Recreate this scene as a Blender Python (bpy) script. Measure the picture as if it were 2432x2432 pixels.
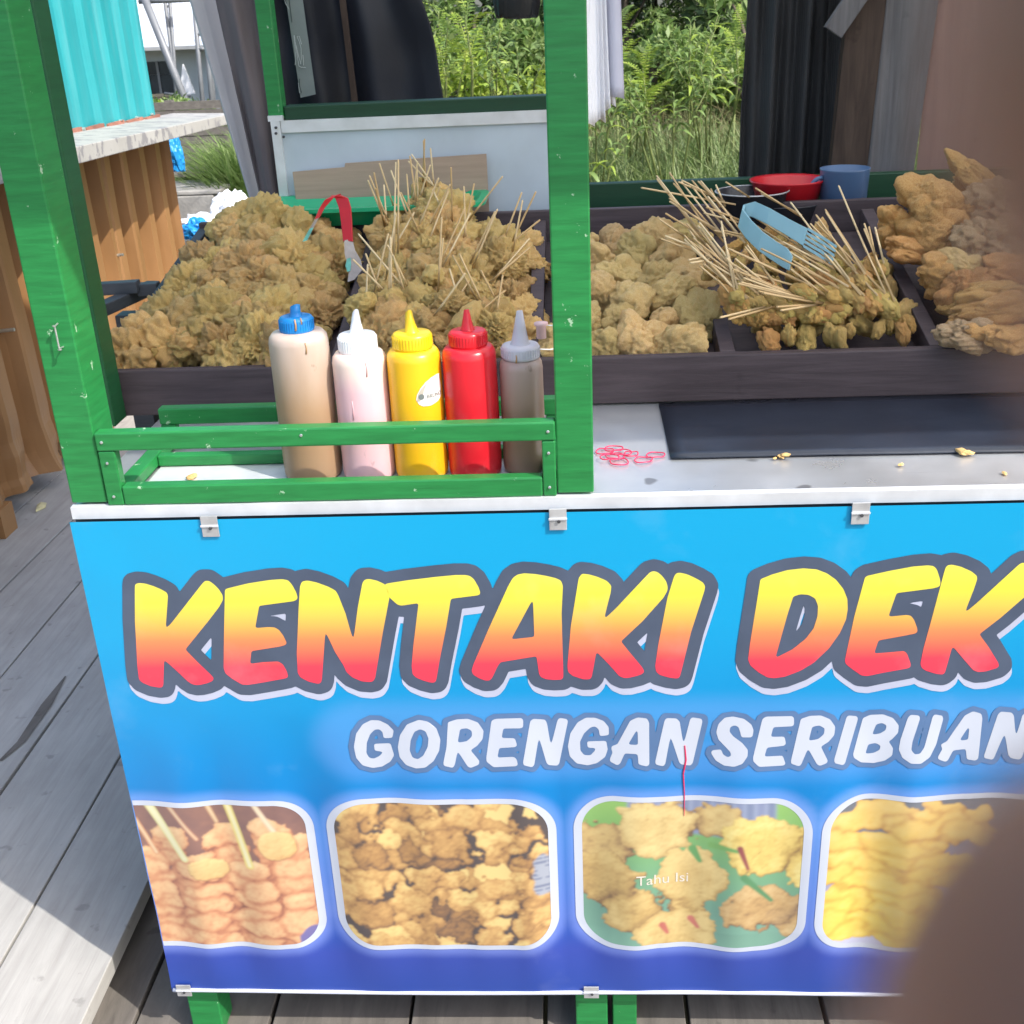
import bpy, bmesh, math, random
import numpy as np
from mathutils import Vector, Matrix, noise, Euler
rad = math.radians
SC = bpy.context.scene
COL = SC.collection
for o_ in list(bpy.data.objects):
    bpy.data.objects.remove(o_)
random.seed(7)
rng = np.random.default_rng(7)

# ------------------------------------------------------------------ camera
cd = bpy.data.cameras.new("camera")
cam = bpy.data.objects.new("camera", cd)
COL.objects.link(cam)
cam.matrix_world = Matrix(((0.998039, 0.020304, 0.059207, 0.629821), (0.045873, 0.406266, -0.912603, -1.276373), (-0.042584, 0.913529, 0.404538, 0.548893), (0, 0, 0, 1)))
cd.sensor_width = 36.0
cd.lens = 40.3463
cd.clip_start = 0.002
cd.clip_end = 600
cd.dof.use_dof = True
cd.dof.focus_distance = 1.36
cd.dof.aperture_fstop = 26.0
SC.camera = cam

# ------------------------------------------------------------------ sky, sun, exposure
W = bpy.data.worlds.new("World")
SC.world = W
W.use_nodes = True
nt = W.node_tree
bg = nt.nodes["Background"]
sky = nt.nodes.new("ShaderNodeTexSky")
sky.sky_type = 'NISHITA'
sky.sun_disc = False
sky.sun_elevation = rad(47)
sky.sun_rotation = rad(124.2)
sky.air_density = 1.0
sky.dust_density = 2.5
sky.ozone_density = 1.0
nt.links.new(sky.outputs[0], bg.inputs[0])
bg.inputs[1].default_value = 0.15
sl = bpy.data.lights.new("sun", 'SUN')
sl.energy = 2.4
sl.angle = rad(0.55)
sl.color = (1.0, 0.955, 0.88)
sun = bpy.data.objects.new("sun", sl)
COL.objects.link(sun)
sun.rotation_euler = Vector((0.564, -0.384, 0.731)).to_track_quat('Z', 'Y').to_euler()
sun.location = (3, -3, 5)
SC.view_settings.view_transform = 'Standard'
SC.view_settings.look = 'None'
SC.view_settings.gamma = 1
SC.view_settings.use_curve_mapping = False
SC.view_settings.exposure = 1.15

# ------------------------------------------------------------------ helpers
def lin(c):
    return tuple((v / 255 / 12.92) if v / 255 <= .04045 else ((v / 255 + .055) / 1.055) ** 2.4 for v in c)

class N:
    """small node-graph helper"""
    def __init__(s, name):
        s.m = bpy.data.materials.new(name)
        s.m.use_nodes = True
        s.t = s.m.node_tree
        s.b = s.t.nodes["Principled BSDF"]
        s.out = s.t.nodes["Material Output"]
    def n(s, typ, **kw):
        nd = s.t.nodes.new(typ)
        for k, v in kw.items():
            if k.startswith("i_"):
                nd.inputs[k[2:].replace("_", " ")].default_value = v
            else:
                setattr(nd, k, v)
        return nd
    def l(s, a, b):
        s.t.links.new(a, b)
    def coord(s, scale=(1, 1, 1), obj=True, rot=(0, 0, 0)):
        tc = s.n("ShaderNodeTexCoord")
        mp = s.n("ShaderNodeMapping")
        mp.inputs["Scale"].default_value = scale
        mp.inputs["Rotation"].default_value = rot
        oi = s.n("ShaderNodeObjectInfo")
        ad = s.n("ShaderNodeVectorMath", operation='MULTIPLY_ADD')
        s.l(oi.outputs["Random"], ad.inputs[0]); ad.inputs[1].default_value = (23, 17, 31)
        s.l(tc.outputs["Object" if obj else "Generated"], ad.inputs[2])
        s.l(ad.outputs[0], mp.inputs[0])
        return mp.outputs[0]
    def noise(s, vec, scale=5, detail=4, rough=.55, dist=0):
        nd = s.n("ShaderNodeTexNoise")
        nd.inputs["Scale"].default_value = scale
        nd.inputs["Detail"].default_value = detail
        nd.inputs["Roughness"].default_value = rough
        nd.inputs["Distortion"].default_value = dist
        s.l(vec, nd.inputs["Vector"])
        return nd.outputs["Fac"]
    def ramp(s, fac, stops):
        r = s.n("ShaderNodeValToRGB")
        e = r.color_ramp.elements
        while len(e) < len(stops):
            e.new(.5)
        for i, (p, c) in enumerate(stops):
            e[i].position = p
            e[i].color = (*c, 1) if len(c) == 3 else c
        s.l(fac, r.inputs[0])
        return r.outputs[0]
    def mix(s, fac, a, b, mode='MIX'):
        m = s.n("ShaderNodeMix", data_type='RGBA', blend_type=mode)
        for sock, v in ((m.inputs[0], fac), (m.inputs[6], a), (m.inputs[7], b)):
            if hasattr(v, "is_linked"):
                s.l(v, sock)
            elif isinstance(v, (int, float)):
                sock.default_value = v
            else:
                sock.default_value = (*v, 1)
        return m.outputs[2]
    def bump(s, h, strength=.3, dist=.01):
        b = s.n("ShaderNodeBump")
        b.inputs["Strength"].default_value = strength
        b.inputs["Distance"].default_value = dist
        s.l(h, b.inputs["Height"])
        s.l(b.outputs[0], s.b.inputs["Normal"])
        return b
    def base(s, c):
        if hasattr(c, "is_linked"):
            s.l(c, s.b.inputs["Base Color"])
        else:
            s.b.inputs["Base Color"].default_value = (*c, 1)
        return s
    def set(s, **kw):
        for k, v in kw.items():
            s.b.inputs[k.replace("_", " ")].default_value = v
        return s

def plain(name, c, rough=.6, var=.18, scale=9, bump=.12, dist=.003, stretch=(1, 1, 1), metal=0, spec=.4, detail=5):
    """a material of one colour with uneven tone, fine relief and wear"""
    g = N(name)
    v = g.coord(stretch)
    f = g.noise(v, scale, detail)
    lo = tuple(x * (1 - var) for x in c)
    hi = tuple(min(1, x * (1 + var)) for x in c)
    g.base(g.ramp(f, [(.3, lo), (.7, hi)]))
    f2 = g.noise(v, scale * 7, 4)
    if bump:
        g.bump(f2, bump, dist)
    rr = g.ramp(f, [(.25, (max(.05, rough - .1),) * 3), (.75, (min(1, rough + .1),) * 3)])
    g.l(rr, g.b.inputs["Roughness"])
    g.set(Metallic=metal)
    g.b.inputs["Specular IOR Level"].default_value = spec
    return g.m

class MB:
    """collects polygons and links them as ONE mesh object"""
    def __init__(s):
        s.v = []; s.f = []
    def add(s, vs, fs):
        k = len(s.v)
        s.v += [tuple(p) for p in vs]
        s.f += [tuple(i + k for i in f) for f in fs]
        return s
    def box(s, lo, hi):
        x0, y0, z0 = lo; x1, y1, z1 = hi
        vs = [(x0, y0, z0), (x1, y0, z0), (x1, y1, z0), (x0, y1, z0), (x0, y0, z1), (x1, y0, z1), (x1, y1, z1), (x0, y1, z1)]
        return s.add(vs, [(3, 2, 1, 0), (4, 5, 6, 7), (0, 1, 5, 4), (1, 2, 6, 5), (2, 3, 7, 6), (3, 0, 4, 7)])
    def bar(s, a, b, w, h, up=(0, 0, 1)):
        """rectangular bar between two points: w across, h along up"""
        a = Vector(a); b = Vector(b); d = (b - a).normalized(); u = Vector(up)
        r = d.cross(u)
        if r.length < 1e-4:
            r = d.cross(Vector((0, 1, 0)))
        r.normalize(); u = r.cross(d).normalized()
        vs = []
        for p in (a, b):
            for i, j in ((-1, -1), (1, -1), (1, 1), (-1, 1)):
                vs.append(p + r * (w / 2 * i) + u * (h / 2 * j))
        return s.add(vs, [(0, 1, 2, 3), (7, 6, 5, 4), (0, 4, 5, 1), (1, 5, 6, 2), (2, 6, 7, 3), (3, 7, 4, 0)])
    def tube(s, pts, r, n=10, cap=True):
        pts = [Vector(p) for p in pts]
        rs = r if isinstance(r, (list, tuple)) else [r] * len(pts)
        k0 = len(s.v); ref = None
        for i, p in enumerate(pts):
            d = (pts[min(i + 1, len(pts) - 1)] - pts[max(i - 1, 0)]).normalized()
            if ref is None:
                ref = d.orthogonal().normalized()
            ref = (ref - d * ref.dot(d)).normalized()
            q = d.cross(ref)
            for j in range(n):
                t = 2 * math.pi * j / n
                s.v.append(tuple(p + (ref * math.cos(t) + q * math.sin(t)) * rs[i]))
        for i in range(len(pts) - 1):
            for j in range(n):
                a = k0 + i * n + j; b = k0 + i * n + (j + 1) % n
                s.f.append((a, b, b + n, a + n))
        if cap:
            s.f.append(tuple(k0 + j for j in reversed(range(n))))
            s.f.append(tuple(k0 + (len(pts) - 1) * n + j for j in range(n)))
        return s
    def lathe(s, prof, c=(0, 0, 0), n=36, cap=True):
        k0 = len(s.v)
        for r, z in prof:
            for j in range(n):
                t = 2 * math.pi * j / n
                s.v.append((c[0] + r * math.cos(t), c[1] + r * math.sin(t), c[2] + z))
        for i in range(len(prof) - 1):
            for j in range(n):
                a = k0 + i * n + j; b = k0 + i * n + (j + 1) % n
                s.f.append((a, b, b + n, a + n))
        if cap:
            s.f.append(tuple(k0 + j for j in reversed(range(n))))
            s.f.append(tuple(k0 + (len(prof) - 1) * n + j for j in range(n)))
        return s
    def grid(s, fn, nu, nv):
        k = len(s.v)
        for j in range(nv + 1):
            for i in range(nu + 1):
                s.v.append(tuple(fn(i / nu, j / nv)))
        for j in range(nv):
            for i in range(nu):
                a = k + j * (nu + 1) + i
                s.f.append((a, a + 1, a + nu + 2, a + nu + 1))
        return s
    def prism(s, poly, y0, y1):
        """outline in x,z pushed through y"""
        n = len(poly)
        vs = [(x, y0, z) for x, z in poly] + [(x, y1, z) for x, z in poly]
        fs = [tuple(range(n)), tuple(reversed(range(n, 2 * n)))]
        fs += [((i + 1) % n, i, i + n, (i + 1) % n + n) for i in range(n)]
        return s.add(vs, fs)
    def mesh(s, name, mat, org=(0, 0, 0), smooth=False):
        me = bpy.data.meshes.new(name)
        ox, oy, oz = org
        me.from_pydata([(x - ox, y - oy, z - oz) for x, y, z in s.v], [], s.f)
        me.materials.append(mat)
        if smooth:
            me.polygons.foreach_set("use_smooth", [True] * len(me.polygons))
        me.update()
        return me
    def build(s, name, mat, parent=None, smooth=False, bevel=0, solid=0, org=None):
        if org is None:
            org = parent.matrix_world.translation if parent is not None else base_of(s.v)
        if parent is not None:
            org = WORLD[parent.name]
        o = bpy.data.objects.new(name, s.mesh(name, mat, org, smooth))
        COL.objects.link(o)
        if parent is not None:
            o.parent = parent
            WORLD[o.name] = org
        else:
            o.location = org
            WORLD[o.name] = tuple(org)
        if solid:
            md = o.modifiers.new("solid", 'SOLIDIFY'); md.thickness = solid; md.offset = 0
        if bevel:
            md = o.modifiers.new("edge", 'BEVEL'); md.width = bevel; md.segments = 2; md.limit_method = 'ANGLE'
            md.harden_normals = False
        return o

WORLD = {}
def base_of(vs):
    a = np.array(vs)
    return ((a[:, 0].min() + a[:, 0].max()) / 2, (a[:, 1].min() + a[:, 1].max()) / 2, a[:, 2].min())

def thing(name, loc, label, cat, group=None):
    o = bpy.data.objects.new(name, None)
    COL.objects.link(o)
    o.empty_display_size = .05
    o.location = loc
    WORLD[o.name] = tuple(loc)
    return tag(o, label, cat, group)

def tag(o, label=None, cat=None, group=None, kind=None):
    if label: o["label"] = label
    if cat: o["category"] = cat
    if group: o["group"] = group
    if kind: o["kind"] = kind
    return o

def np_mesh(name, v, f, mat, smooth=False):
    """v (n,3), f (m,k) all faces with k corners"""
    me = bpy.data.meshes.new(name)
    v = np.asarray(v, dtype=np.float32); f = np.asarray(f, dtype=np.int32)
    m, k = f.shape
    me.vertices.add(len(v)); me.vertices.foreach_set("co", v.ravel())
    me.loops.add(m * k); me.loops.foreach_set("vertex_index", f.ravel())
    me.polygons.add(m)
    me.polygons.foreach_set("loop_start", np.arange(0, m * k, k, dtype=np.int32))
    me.polygons.foreach_set("loop_total", np.full(m, k, dtype=np.int32))
    if smooth:
        me.polygons.foreach_set("use_smooth", np.ones(m, dtype=bool))
    me.materials.append(mat)
    me.update(calc_edges=True)
    me.validate()
    return me

def link(name, me, parent=None, loc=(0, 0, 0), rot=(0, 0, 0), scale=(1, 1, 1)):
    o = bpy.data.objects.new(name, me)
    COL.objects.link(o)
    o.location = loc; o.rotation_euler = rot; o.scale = scale
    if parent is not None:
        o.parent = parent
    return o

# ------------------------------------------------------------------ materials
def wood_mat(name, c, dark, stretch, rough=.75, bump=.35, spec=.25, stain=.5):
    g = N(name)
    v = g.coord(stretch)
    grain = g.noise(v, 6, 8, .65, .6)
    v2 = g.coord((1, 1, 1))
    blot = g.noise(v2, 5, 5, .6)
    spots = g.noise(v2, 22, 3, .5)
    c1 = g.ramp(grain, [(.3, dark), (.62, c)])
    c2 = g.mix(g.ramp(blot, [(.4, (0, 0, 0)), (.72, (stain,) * 3)]), c1, tuple(x * .55 for x in c))
    c3 = g.mix(g.ramp(spots, [(.66, (0, 0, 0)), (.72, (.5,) * 3)]), c2, tuple(x * .45 for x in c))
    g.base(c3)
    g.bump(grain, bump, .004)
    g.set(Roughness=rough)
    g.b.inputs["Specular IOR Level"].default_value = spec
    return g.m

def painted(name, c, under, rough=.42, chips=.70, brush=(1, 1, 10), var=.16, spec=.45):
    """brushed paint over wood with a few chipped spots"""
    g = N(name)
    v = g.coord(brush)
    br = g.noise(v, 14, 5, .6)
    v2 = g.coord()
    big = g.noise(v2, 7, 4)
    ch = g.noise(v2, 38, 5, .72)
    c1 = g.ramp(br, [(.25, tuple(x * (1 - var) for x in c)), (.75, tuple(min(1, x * (1 + var)) for x in c))])
    c1 = g.mix(g.ramp(big, [(.35, (0, 0, 0)), (.8, (.35,) * 3)]), c1, tuple(x * .75 for x in c))
    c2 = g.mix(g.ramp(ch, [(chips, (0, 0, 0)), (chips + .03, (1, 1, 1))]), c1, under)
    g.base(c2)
    g.bump(br, .15, .002)
    g.set(Roughness=rough)
    g.b.inputs["Specular IOR Level"].default_value = spec
    return g.m

M = {}
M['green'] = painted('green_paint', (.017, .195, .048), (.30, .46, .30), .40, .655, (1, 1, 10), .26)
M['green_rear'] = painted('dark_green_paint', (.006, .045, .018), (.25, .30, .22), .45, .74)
M['green_shaded'] = painted('shaded_green_paint', (.010, .085, .028), (.25, .30, .22), .45, .72)  # post green darkened so the second left post looks shaded
M['tray'] = wood_mat('dark_stained_wood', (.080, .060, .066), (.046, .034, .038), (1, 6, 14), .6, .25, .35)
M['trayrim'] = wood_mat('dark_grey_painted_wood', (.060, .066, .075), (.035, .040, .048), (2, 2, 10), .55, .2, .35)
M['white_panel'] = plain('white_enamel_sheet', (.48, .545, .60), .38, .10, 6, .05, .002, spec=.4)
M['alu'] = plain('aluminium_trim', (.70, .71, .73), .36, .10, 20, .1, .001, metal=.35)
M['steel'] = plain('galvanised_clip', (.50, .50, .50), .42, .18, 30, .1, .001, metal=.5)
M['cardboard'] = plain('cardboard', (.40, .295, .225), .85, .10, 8, .25, .002, stretch=(1, 1, 18), spec=.2)
M['mat'] = plain('counter_shade_dark', (.016, .021, .034), .32, .3, 6, .12, .002, spec=.45)  # near-black colour standing for shade and dark reflection on the counter
M['rubber'] = plain('red_rubber', (.62, .03, .10), .5, .1)
M['crumb'] = plain('fried_crumb', (.62, .40, .16), .85, .25, 60, .5, .002)

def counter_sheet():
    g = N('galvanised_counter')
    v = g.coord()
    f = g.noise(v, 5, 6, .6)
    sp = g.noise(v, 16, 2, .4)
    scr = g.noise(g.coord((1, 22, 1)), 7, 5, .7)
    c = g.ramp(f, [(.3, (.50, .52, .55)), (.7, (.66, .67, .69))])
    c = g.mix(g.ramp(sp, [(.685, (0, 0, 0)), (.72, (.8,) * 3)]), c, (.20, .20, .21))
    c = g.mix(g.ramp(scr, [(.62, (0, 0, 0)), (.75, (.3,) * 3)]), c, (.36, .37, .38))
    g.base(c)
    g.l(g.ramp(f, [(.3, (.24,) * 3), (.7, (.42,) * 3)]), g.b.inputs["Roughness"])
    g.set(Metallic=.70)
    g.bump(f, .12, .004)
    return g.m
M['counter'] = counter_sheet()

def plastic(name, c, rough=.32, sss=.15, var=.05):
    g = N(name)
    f = g.noise(g.coord(), 14, 3)
    g.base(g.ramp(f, [(.3, tuple(x * (1 - var) for x in c)), (.7, tuple(min(1, x * (1 + var)) for x in c))]))
    g.set(Roughness=rough)
    g.b.inputs["Subsurface Weight"].default_value = sss
    g.b.inputs["Subsurface Radius"].default_value = (1, .6, .4)
    g.b.inputs["Subsurface Scale"].default_value = .006
    g.bump(g.noise(g.coord(), 90, 2), .04, .001)
    return g.m
def sauce(name, low, top, level, rough=.35, soft=.02):
    """translucent bottle: sauce colour up to a fill level, paler plastic above it"""
    g = N(name)
    tc = g.n("ShaderNodeTexCoord"); sp = g.n("ShaderNodeSeparateXYZ")
    g.l(tc.outputs["Object"], sp.inputs[0])
    f = g.noise(g.coord((1, 1, .4)), 30, 4)
    ad = g.n("ShaderNodeMath", operation='MULTIPLY_ADD'); g.l(f, ad.inputs[0]); ad.inputs[1].default_value = soft; g.l(sp.outputs["Z"], ad.inputs[2])
    mr = g.n("ShaderNodeMapRange"); mr.inputs[1].default_value = level - soft; mr.inputs[2].default_value = level + soft
    g.l(ad.outputs[0], mr.inputs[0])
    c = g.mix(mr.outputs[0], low, top)
    f2 = g.noise(g.coord((1, 1, .25)), 24, 4)
    c = g.mix(g.ramp(f2, [(.5, (0, 0, 0)), (.8, (.35,) * 3)]), c, tuple(x * .8 for x in low))
    sm = g.noise(g.coord((1, 1, .5)), 55, 3, .5)
    c = g.mix(g.ramp(sm, [(.70, (0, 0, 0)), (.74, (.55,) * 3)]), c, tuple(x * .38 for x in low))
    g.base(c)
    g.set(Roughness=rough)
    g.b.inputs["Subsurface Weight"].default_value = .25
    g.b.inputs["Subsurface Radius"].default_value = (1, .7, .5)
    g.b.inputs["Subsurface Scale"].default_value = .008
    return g.m
M['brown_bottle'] = sauce('brown_sauce_bottle', (.37, .235, .135), (.52, .42, .36), .165, .42, .05)
M['pink_bottle'] = sauce('pink_sauce_bottle', (.74, .47, .50), (.80, .64, .55), .142, .35, .018)
M['yellow_bottle'] = plastic('yellow_bottle', (.84, .47, .012), .33)
M['yellow_cap'] = plastic('yellow_cap', (.86, .58, .015), .33)
M['red_bottle'] = plastic('red_bottle', (.66, .016, .028), .28)
M['clear_bottle'] = sauce('clear_sauce_bottle', (.30, .20, .13), (.42, .31, .27), .125, .3, .03)
M['blue_cap'] = plastic('blue_cap', (.012, .21, .55), .25, .05)
M['white_cap'] = plastic('white_cap', (.86, .86, .86), .35)
M['grey_cap'] = plastic('grey_cap', (.56, .53, .58), .4)
M['pink_cap'] = plastic('pink_cap', (.78, .50, .50), .4)
M['sticker'] = plain('paper_sticker', (.78, .74, .70), .6, .06)
M['sticker_beige'] = plain('beige_print', (.50, .44, .36), .6, .06)
M['print_grey'] = plain('grey_print', (.16, .18, .17), .6, .05)
M['green_plastic'] = plastic('green_plastic', (.010, .36, .16), .35, .08)
M['red_plastic'] = plastic('red_plastic', (.50, .012, .020), .35, .05)
M['blue_plastic'] = plastic('pale_blue_plastic', (.20, .37, .43), .38, .1)
M['mug'] = plastic('slate_blue_plastic', (.07, .13, .24), .35, .05)
M['pan'] = plain('black_pan', (.020, .022, .028), .3, .2, spec=.5)
M['tongs_metal'] = plain('worn_tongs_metal', (.30, .27, .25), .4, .3, 40, .1, .001, metal=.6)
M['tongs_teal'] = plain('teal_worn_paint', (.12, .42, .36), .45, .3, 60)
M['straw'] = None

def fritter_mat(name, c, pale, brown, scale=1.0):
    g = N(name)
    v = g.coord()
    oi = g.n("ShaderNodeObjectInfo")
    a = g.noise(v, 28 * scale, 6, .62, .4)
    b = g.noise(v, 75 * scale, 5, .7, .6)
    c1 = g.ramp(a, [(.30, brown), (.50, c), (.72, pale)])
    c2 = g.mix(g.ramp(b, [(.55, (0, 0, 0)), (.9, (.30,) * 3)]), c1, brown)
    hs = g.n("ShaderNodeHueSaturation")
    g.l(c2, hs.inputs["Color"])
    mv = g.n("ShaderNodeMapRange"); mv.inputs[3].default_value = .80; mv.inputs[4].default_value = 1.16
    g.l(oi.outputs["Random"], mv.inputs[0]); g.l(mv.outputs[0], hs.inputs["Value"])
    mh = g.n("ShaderNodeMapRange"); mh.inputs[3].default_value = .488; mh.inputs[4].default_value = .511
    wn = g.n("ShaderNodeTexWhiteNoise", noise_dimensions='1D'); g.l(oi.outputs["Random"], wn.inputs["W"])
    g.l(wn.outputs["Value"], mh.inputs[0]); g.l(mh.outputs[0], hs.inputs["Hue"])
    g.base(hs.outputs[0])
    mu = g.n("ShaderNodeMath", operation='ADD'); g.l(a, mu.inputs[0]); g.l(b, mu.inputs[1])
    g.bump(mu.outputs[0], .75, .006)
    g.set(Roughness=.48)
    g.b.inputs["Specular IOR Level"].default_value = .45
    g.b.inputs["Subsurface Weight"].default_value = .12
    g.b.inputs["Subsurface Radius"].default_value = (1, .55, .25)
    g.b.inputs["Subsurface Scale"].default_value = .004
    return g.m
M['fritter'] = fritter_mat('fried_batter', (.78, .515, .185), (.84, .65, .29), (.64, .39, .115))
M['fritter_round'] = fritter_mat('pale_fried_batter', (.75, .525, .215), (.83, .65, .33), (.63, .40, .14))
M['fritter_yellow'] = fritter_mat('yellow_fried_batter', (.68, .485, .145), (.79, .61, .25), (.56, .33, .075))
M['fritter_orange'] = fritter_mat('orange_fried_batter', (.67, .375, .115), (.77, .52, .21), (.54, .255, .06))
M['chicken'] = fritter_mat('fried_chicken_skin', (.72, .385, .125), (.81, .55, .26), (.54, .23, .055))
M['chicken_pale'] = fritter_mat('pale_noodle_fritter', (.62, .44, .235), (.75, .59, .38), (.45, .27, .11))

def stick_mat():
    g = N('bamboo')
    oi = g.n("ShaderNodeObjectInfo")
    c = g.ramp(oi.outputs["Random"], [(.0, (.52, .34, .15)), (.6, (.66, .47, .24)), (1, (.74, .58, .34))])
    f = g.noise(g.coord((40, 40, 1)), 12, 3)
    g.base(g.mix(g.ramp(f, [(.4, (0, 0, 0)), (.8, (.4,) * 3)]), c, (.40, .25, .10)))
    g.set(Roughness=.6)
    return g.m
M['stick'] = stick_mat()

def peel_mat():
    g = N('peeling_white_paint')
    f = g.noise(g.coord((1, 2, 1)), 11, 6, .62)
    f2 = g.noise(g.coord(), 4, 4)
    c = g.mix(g.ramp(f, [(.54, (0, 0, 0)), (.57, (1, 1, 1))]), g.ramp(f2, [(.3, (.35, .335, .305)), (.7, (.43, .415, .385))]), (.24, .23, .23))
    g.base(c); g.set(Roughness=.65); g.bump(f, .5, .006)
    return g.m
M['deck'] = wood_mat('weathered_grey_planks', (.43, .415, .39), (.345, .33, .31), (9, .7, 9), .85, .22, .2, .35)
M['deck_side'] = wood_mat('weathered_dark_joists', (.20, .18, .16), (.11, .10, .09), (4, .6, 8), .85, .35, .2, .5)
def teal_mat():
    g = N('turquoise_sheet')
    f = g.noise(g.coord((1, 1, .5)), 7, 4)
    st = g.noise(g.coord((1, 3.2, .12)), 9, 5, .6)
    sp = g.noise(g.coord((1, 1, 1)), 42, 4, .7)
    c = g.ramp(f, [(.3, (.014, .24, .265)), (.7, (.018, .30, .325))])
    c = g.mix(g.ramp(st, [(.46, (0, 0, 0)), (.64, (.40,) * 3)]), c, (.09, .31, .33))
    c = g.mix(g.ramp(sp, [(.70, (0, 0, 0)), (.75, (.5,) * 3)]), c, (.10, .22, .22))
    g.base(c); g.set(Roughness=.45); g.bump(f, .1, .004)
    return g.m
M['teal'] = teal_mat()
M['brown_sheet'] = plain('orange_brown_sheet', (.27, .140, .055), .42, .14, 7, .10, .004, spec=.4, stretch=(1, 1, .4))
M['ledge'] = peel_mat()
M['brickred'] = plain('red_wood', (.30, .13, .09), .8, .3)
M['house_wall'] = plain('pale_grey_render', (.50, .55, .58), .8, .10, 2, .1, .01)
M['house_dark'] = plain('dark_window_glass', (.030, .042, .055), .2, .2, spec=.5)
M['house_wood'] = plain('tan_painted_wood', (.40, .33, .24), .7, .12, 4)
M['house_beige'] = plain('beige_board', (.36, .33, .28), .75, .12, 4)
M['roof'] = plain('pale_zinc_roof', (.78, .79, .82), .35, .08, 3, .1, .01, metal=.2)
M['tower'] = plain('galvanised_pipe', (.20, .21, .225), .5, .15, 6, .05, .001, metal=.2)
M['concrete'] = plain('rough_concrete_block', (.34, .325, .30), .9, .28, 4, .5, .01, spec=.2)
M['old_board'] = wood_mat('old_boards', (.34, .30, .27), (.20, .17, .15), (.8, 8, 8), .85, .4, .2, .5)
M['bag_white'] = plain('white_plastic_bag', (.80, .81, .84), .4, .06, 10, .3, .01)
M['bag_blue'] = plain('blue_plastic_bag', (.02, .26, .62), .35, .12, 10, .3, .01)
M['grey_tarp'] = plain('grey_tarpaulin', (.42, .41, .43), .6, .08, 5, .1, .003)
M['tarp_shade'] = plain('shaded_tarp_cloth', (.135, .115, .12), .85, .15, 20, .2, .002, stretch=(1, 1, .2))
M['dark_tarp'] = plain('dark_navy_tarpaulin', (.0055, .0075, .014), .55, .35, 5, .2, .004, spec=.4)
M['net'] = None
def net_mat():
    g = N('black_shade_net')
    v = g.coord()
    wx = g.n("ShaderNodeTexWave", wave_type='BANDS', bands_direction='X'); wx.inputs["Scale"].default_value = 120
    wz = g.n("ShaderNodeTexWave", wave_type='BANDS', bands_direction='Z'); wz.inputs["Scale"].default_value = 150
    wz.inputs["Distortion"].default_value = 1.5
    g.l(v, wx.inputs[0]); g.l(v, wz.inputs[0])
    m = g.mix(.5, wx.outputs[0], wz.outputs[0])
    f = g.noise(v, 4, 4)
    c = g.mix(m, (.012, .013, .016), (.040, .042, .046))
    c = g.mix(g.ramp(f, [(.45, (0, 0, 0)), (.8, (.5,) * 3)]), c, (.030, .026, .020))
    g.base(c); g.bump(m, .5, .002); g.set(Roughness=.75)
    return g.m
M['net'] = net_mat()
M['dark_post'] = wood_mat('dark_brown_post', (.075, .052, .040), (.035, .024, .02), (8, 8, .7), .8, .3)
M['grey_plank'] = wood_mat('grey_weathered_board', (.150, .145, .150), (.09, .086, .09), (10, 10, .6), .8, .3, .2, .4)
M['plywood'] = wood_mat('brown_plywood', (.30, .185, .155), (.23, .14, .12), (5, 5, .5), .75, .12, .25, .25)
def roof_mat():
    # translucency added to the unseen roof to brighten the shaded food
    g = N('unseen_roof_added_translucency')
    f = g.noise(g.coord(), 3, 4)
    c = g.ramp(f, [(.3, (.84, .84, .80)), (.7, (.92, .92, .88))])
    g.base(c); g.set(Roughness=.6)
    tr = g.n("ShaderNodeBsdfTranslucent"); g.l(c, tr.inputs[0])
    mx = g.n("ShaderNodeMixShader"); mx.inputs[0].default_value = .78
    g.l(g.b.outputs[0], mx.inputs[1]); g.l(tr.outputs[0], mx.inputs[2]); g.l(mx.outputs[0], g.out.inputs[0])
    return g.m
M['roof_sheet'] = roof_mat()
M['roofwood'] = plain('brown_roof_board', (.22, .15, .10), .8, .2)
M['white_sheets'] = plain('white_plastic_sheets', (.88, .88, .92), .4, .04, 12, .1, .002)
M['black_bag'] = plain('black_plastic_bag', (.008, .009, .011), .4, .3, 8, .2, .004)
def film_mat():
    g = N('milky_film')
    f = g.noise(g.coord(), 10, 4)
    g.base(g.ramp(f, [(.3, (.13, .16, .16)), (.7, (.20, .23, .23))])); g.set(Roughness=.35)
    return g.m
M['film'] = film_mat()
M['film_print'] = plain('pale_outline_print', (.40, .44, .44), .5, .05)
M['film_dark'] = plain('dark_print', (.055, .075, .075), .5, .1)
M['nail'] = plain('steel_nail', (.55, .58, .55), .3, .1, metal=.7)
M['screw'] = plain('dark_screw', (.05, .05, .055), .5, .1)
M['soil'] = plain('swampy_soil', (.095, .085, .050), .95, .4, 1.5, .5, .05)
def skin_mat():
    g = N('skin')
    f = g.noise(g.coord(), 120, 5)
    g.base(g.ramp(f, [(.3, (.26, .115, .070)), (.7, (.34, .165, .105))]))
    g.set(Roughness=.55)
    g.b.inputs["Subsurface Weight"].default_value = .3
    g.b.inputs["Subsurface Radius"].default_value = (1, .35, .2)
    g.b.inputs["Subsurface Scale"].default_value = .003
    g.bump(g.noise(g.coord(), 400, 3), .2, .0006)
    return g.m
M['skin'] = skin_mat()

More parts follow.
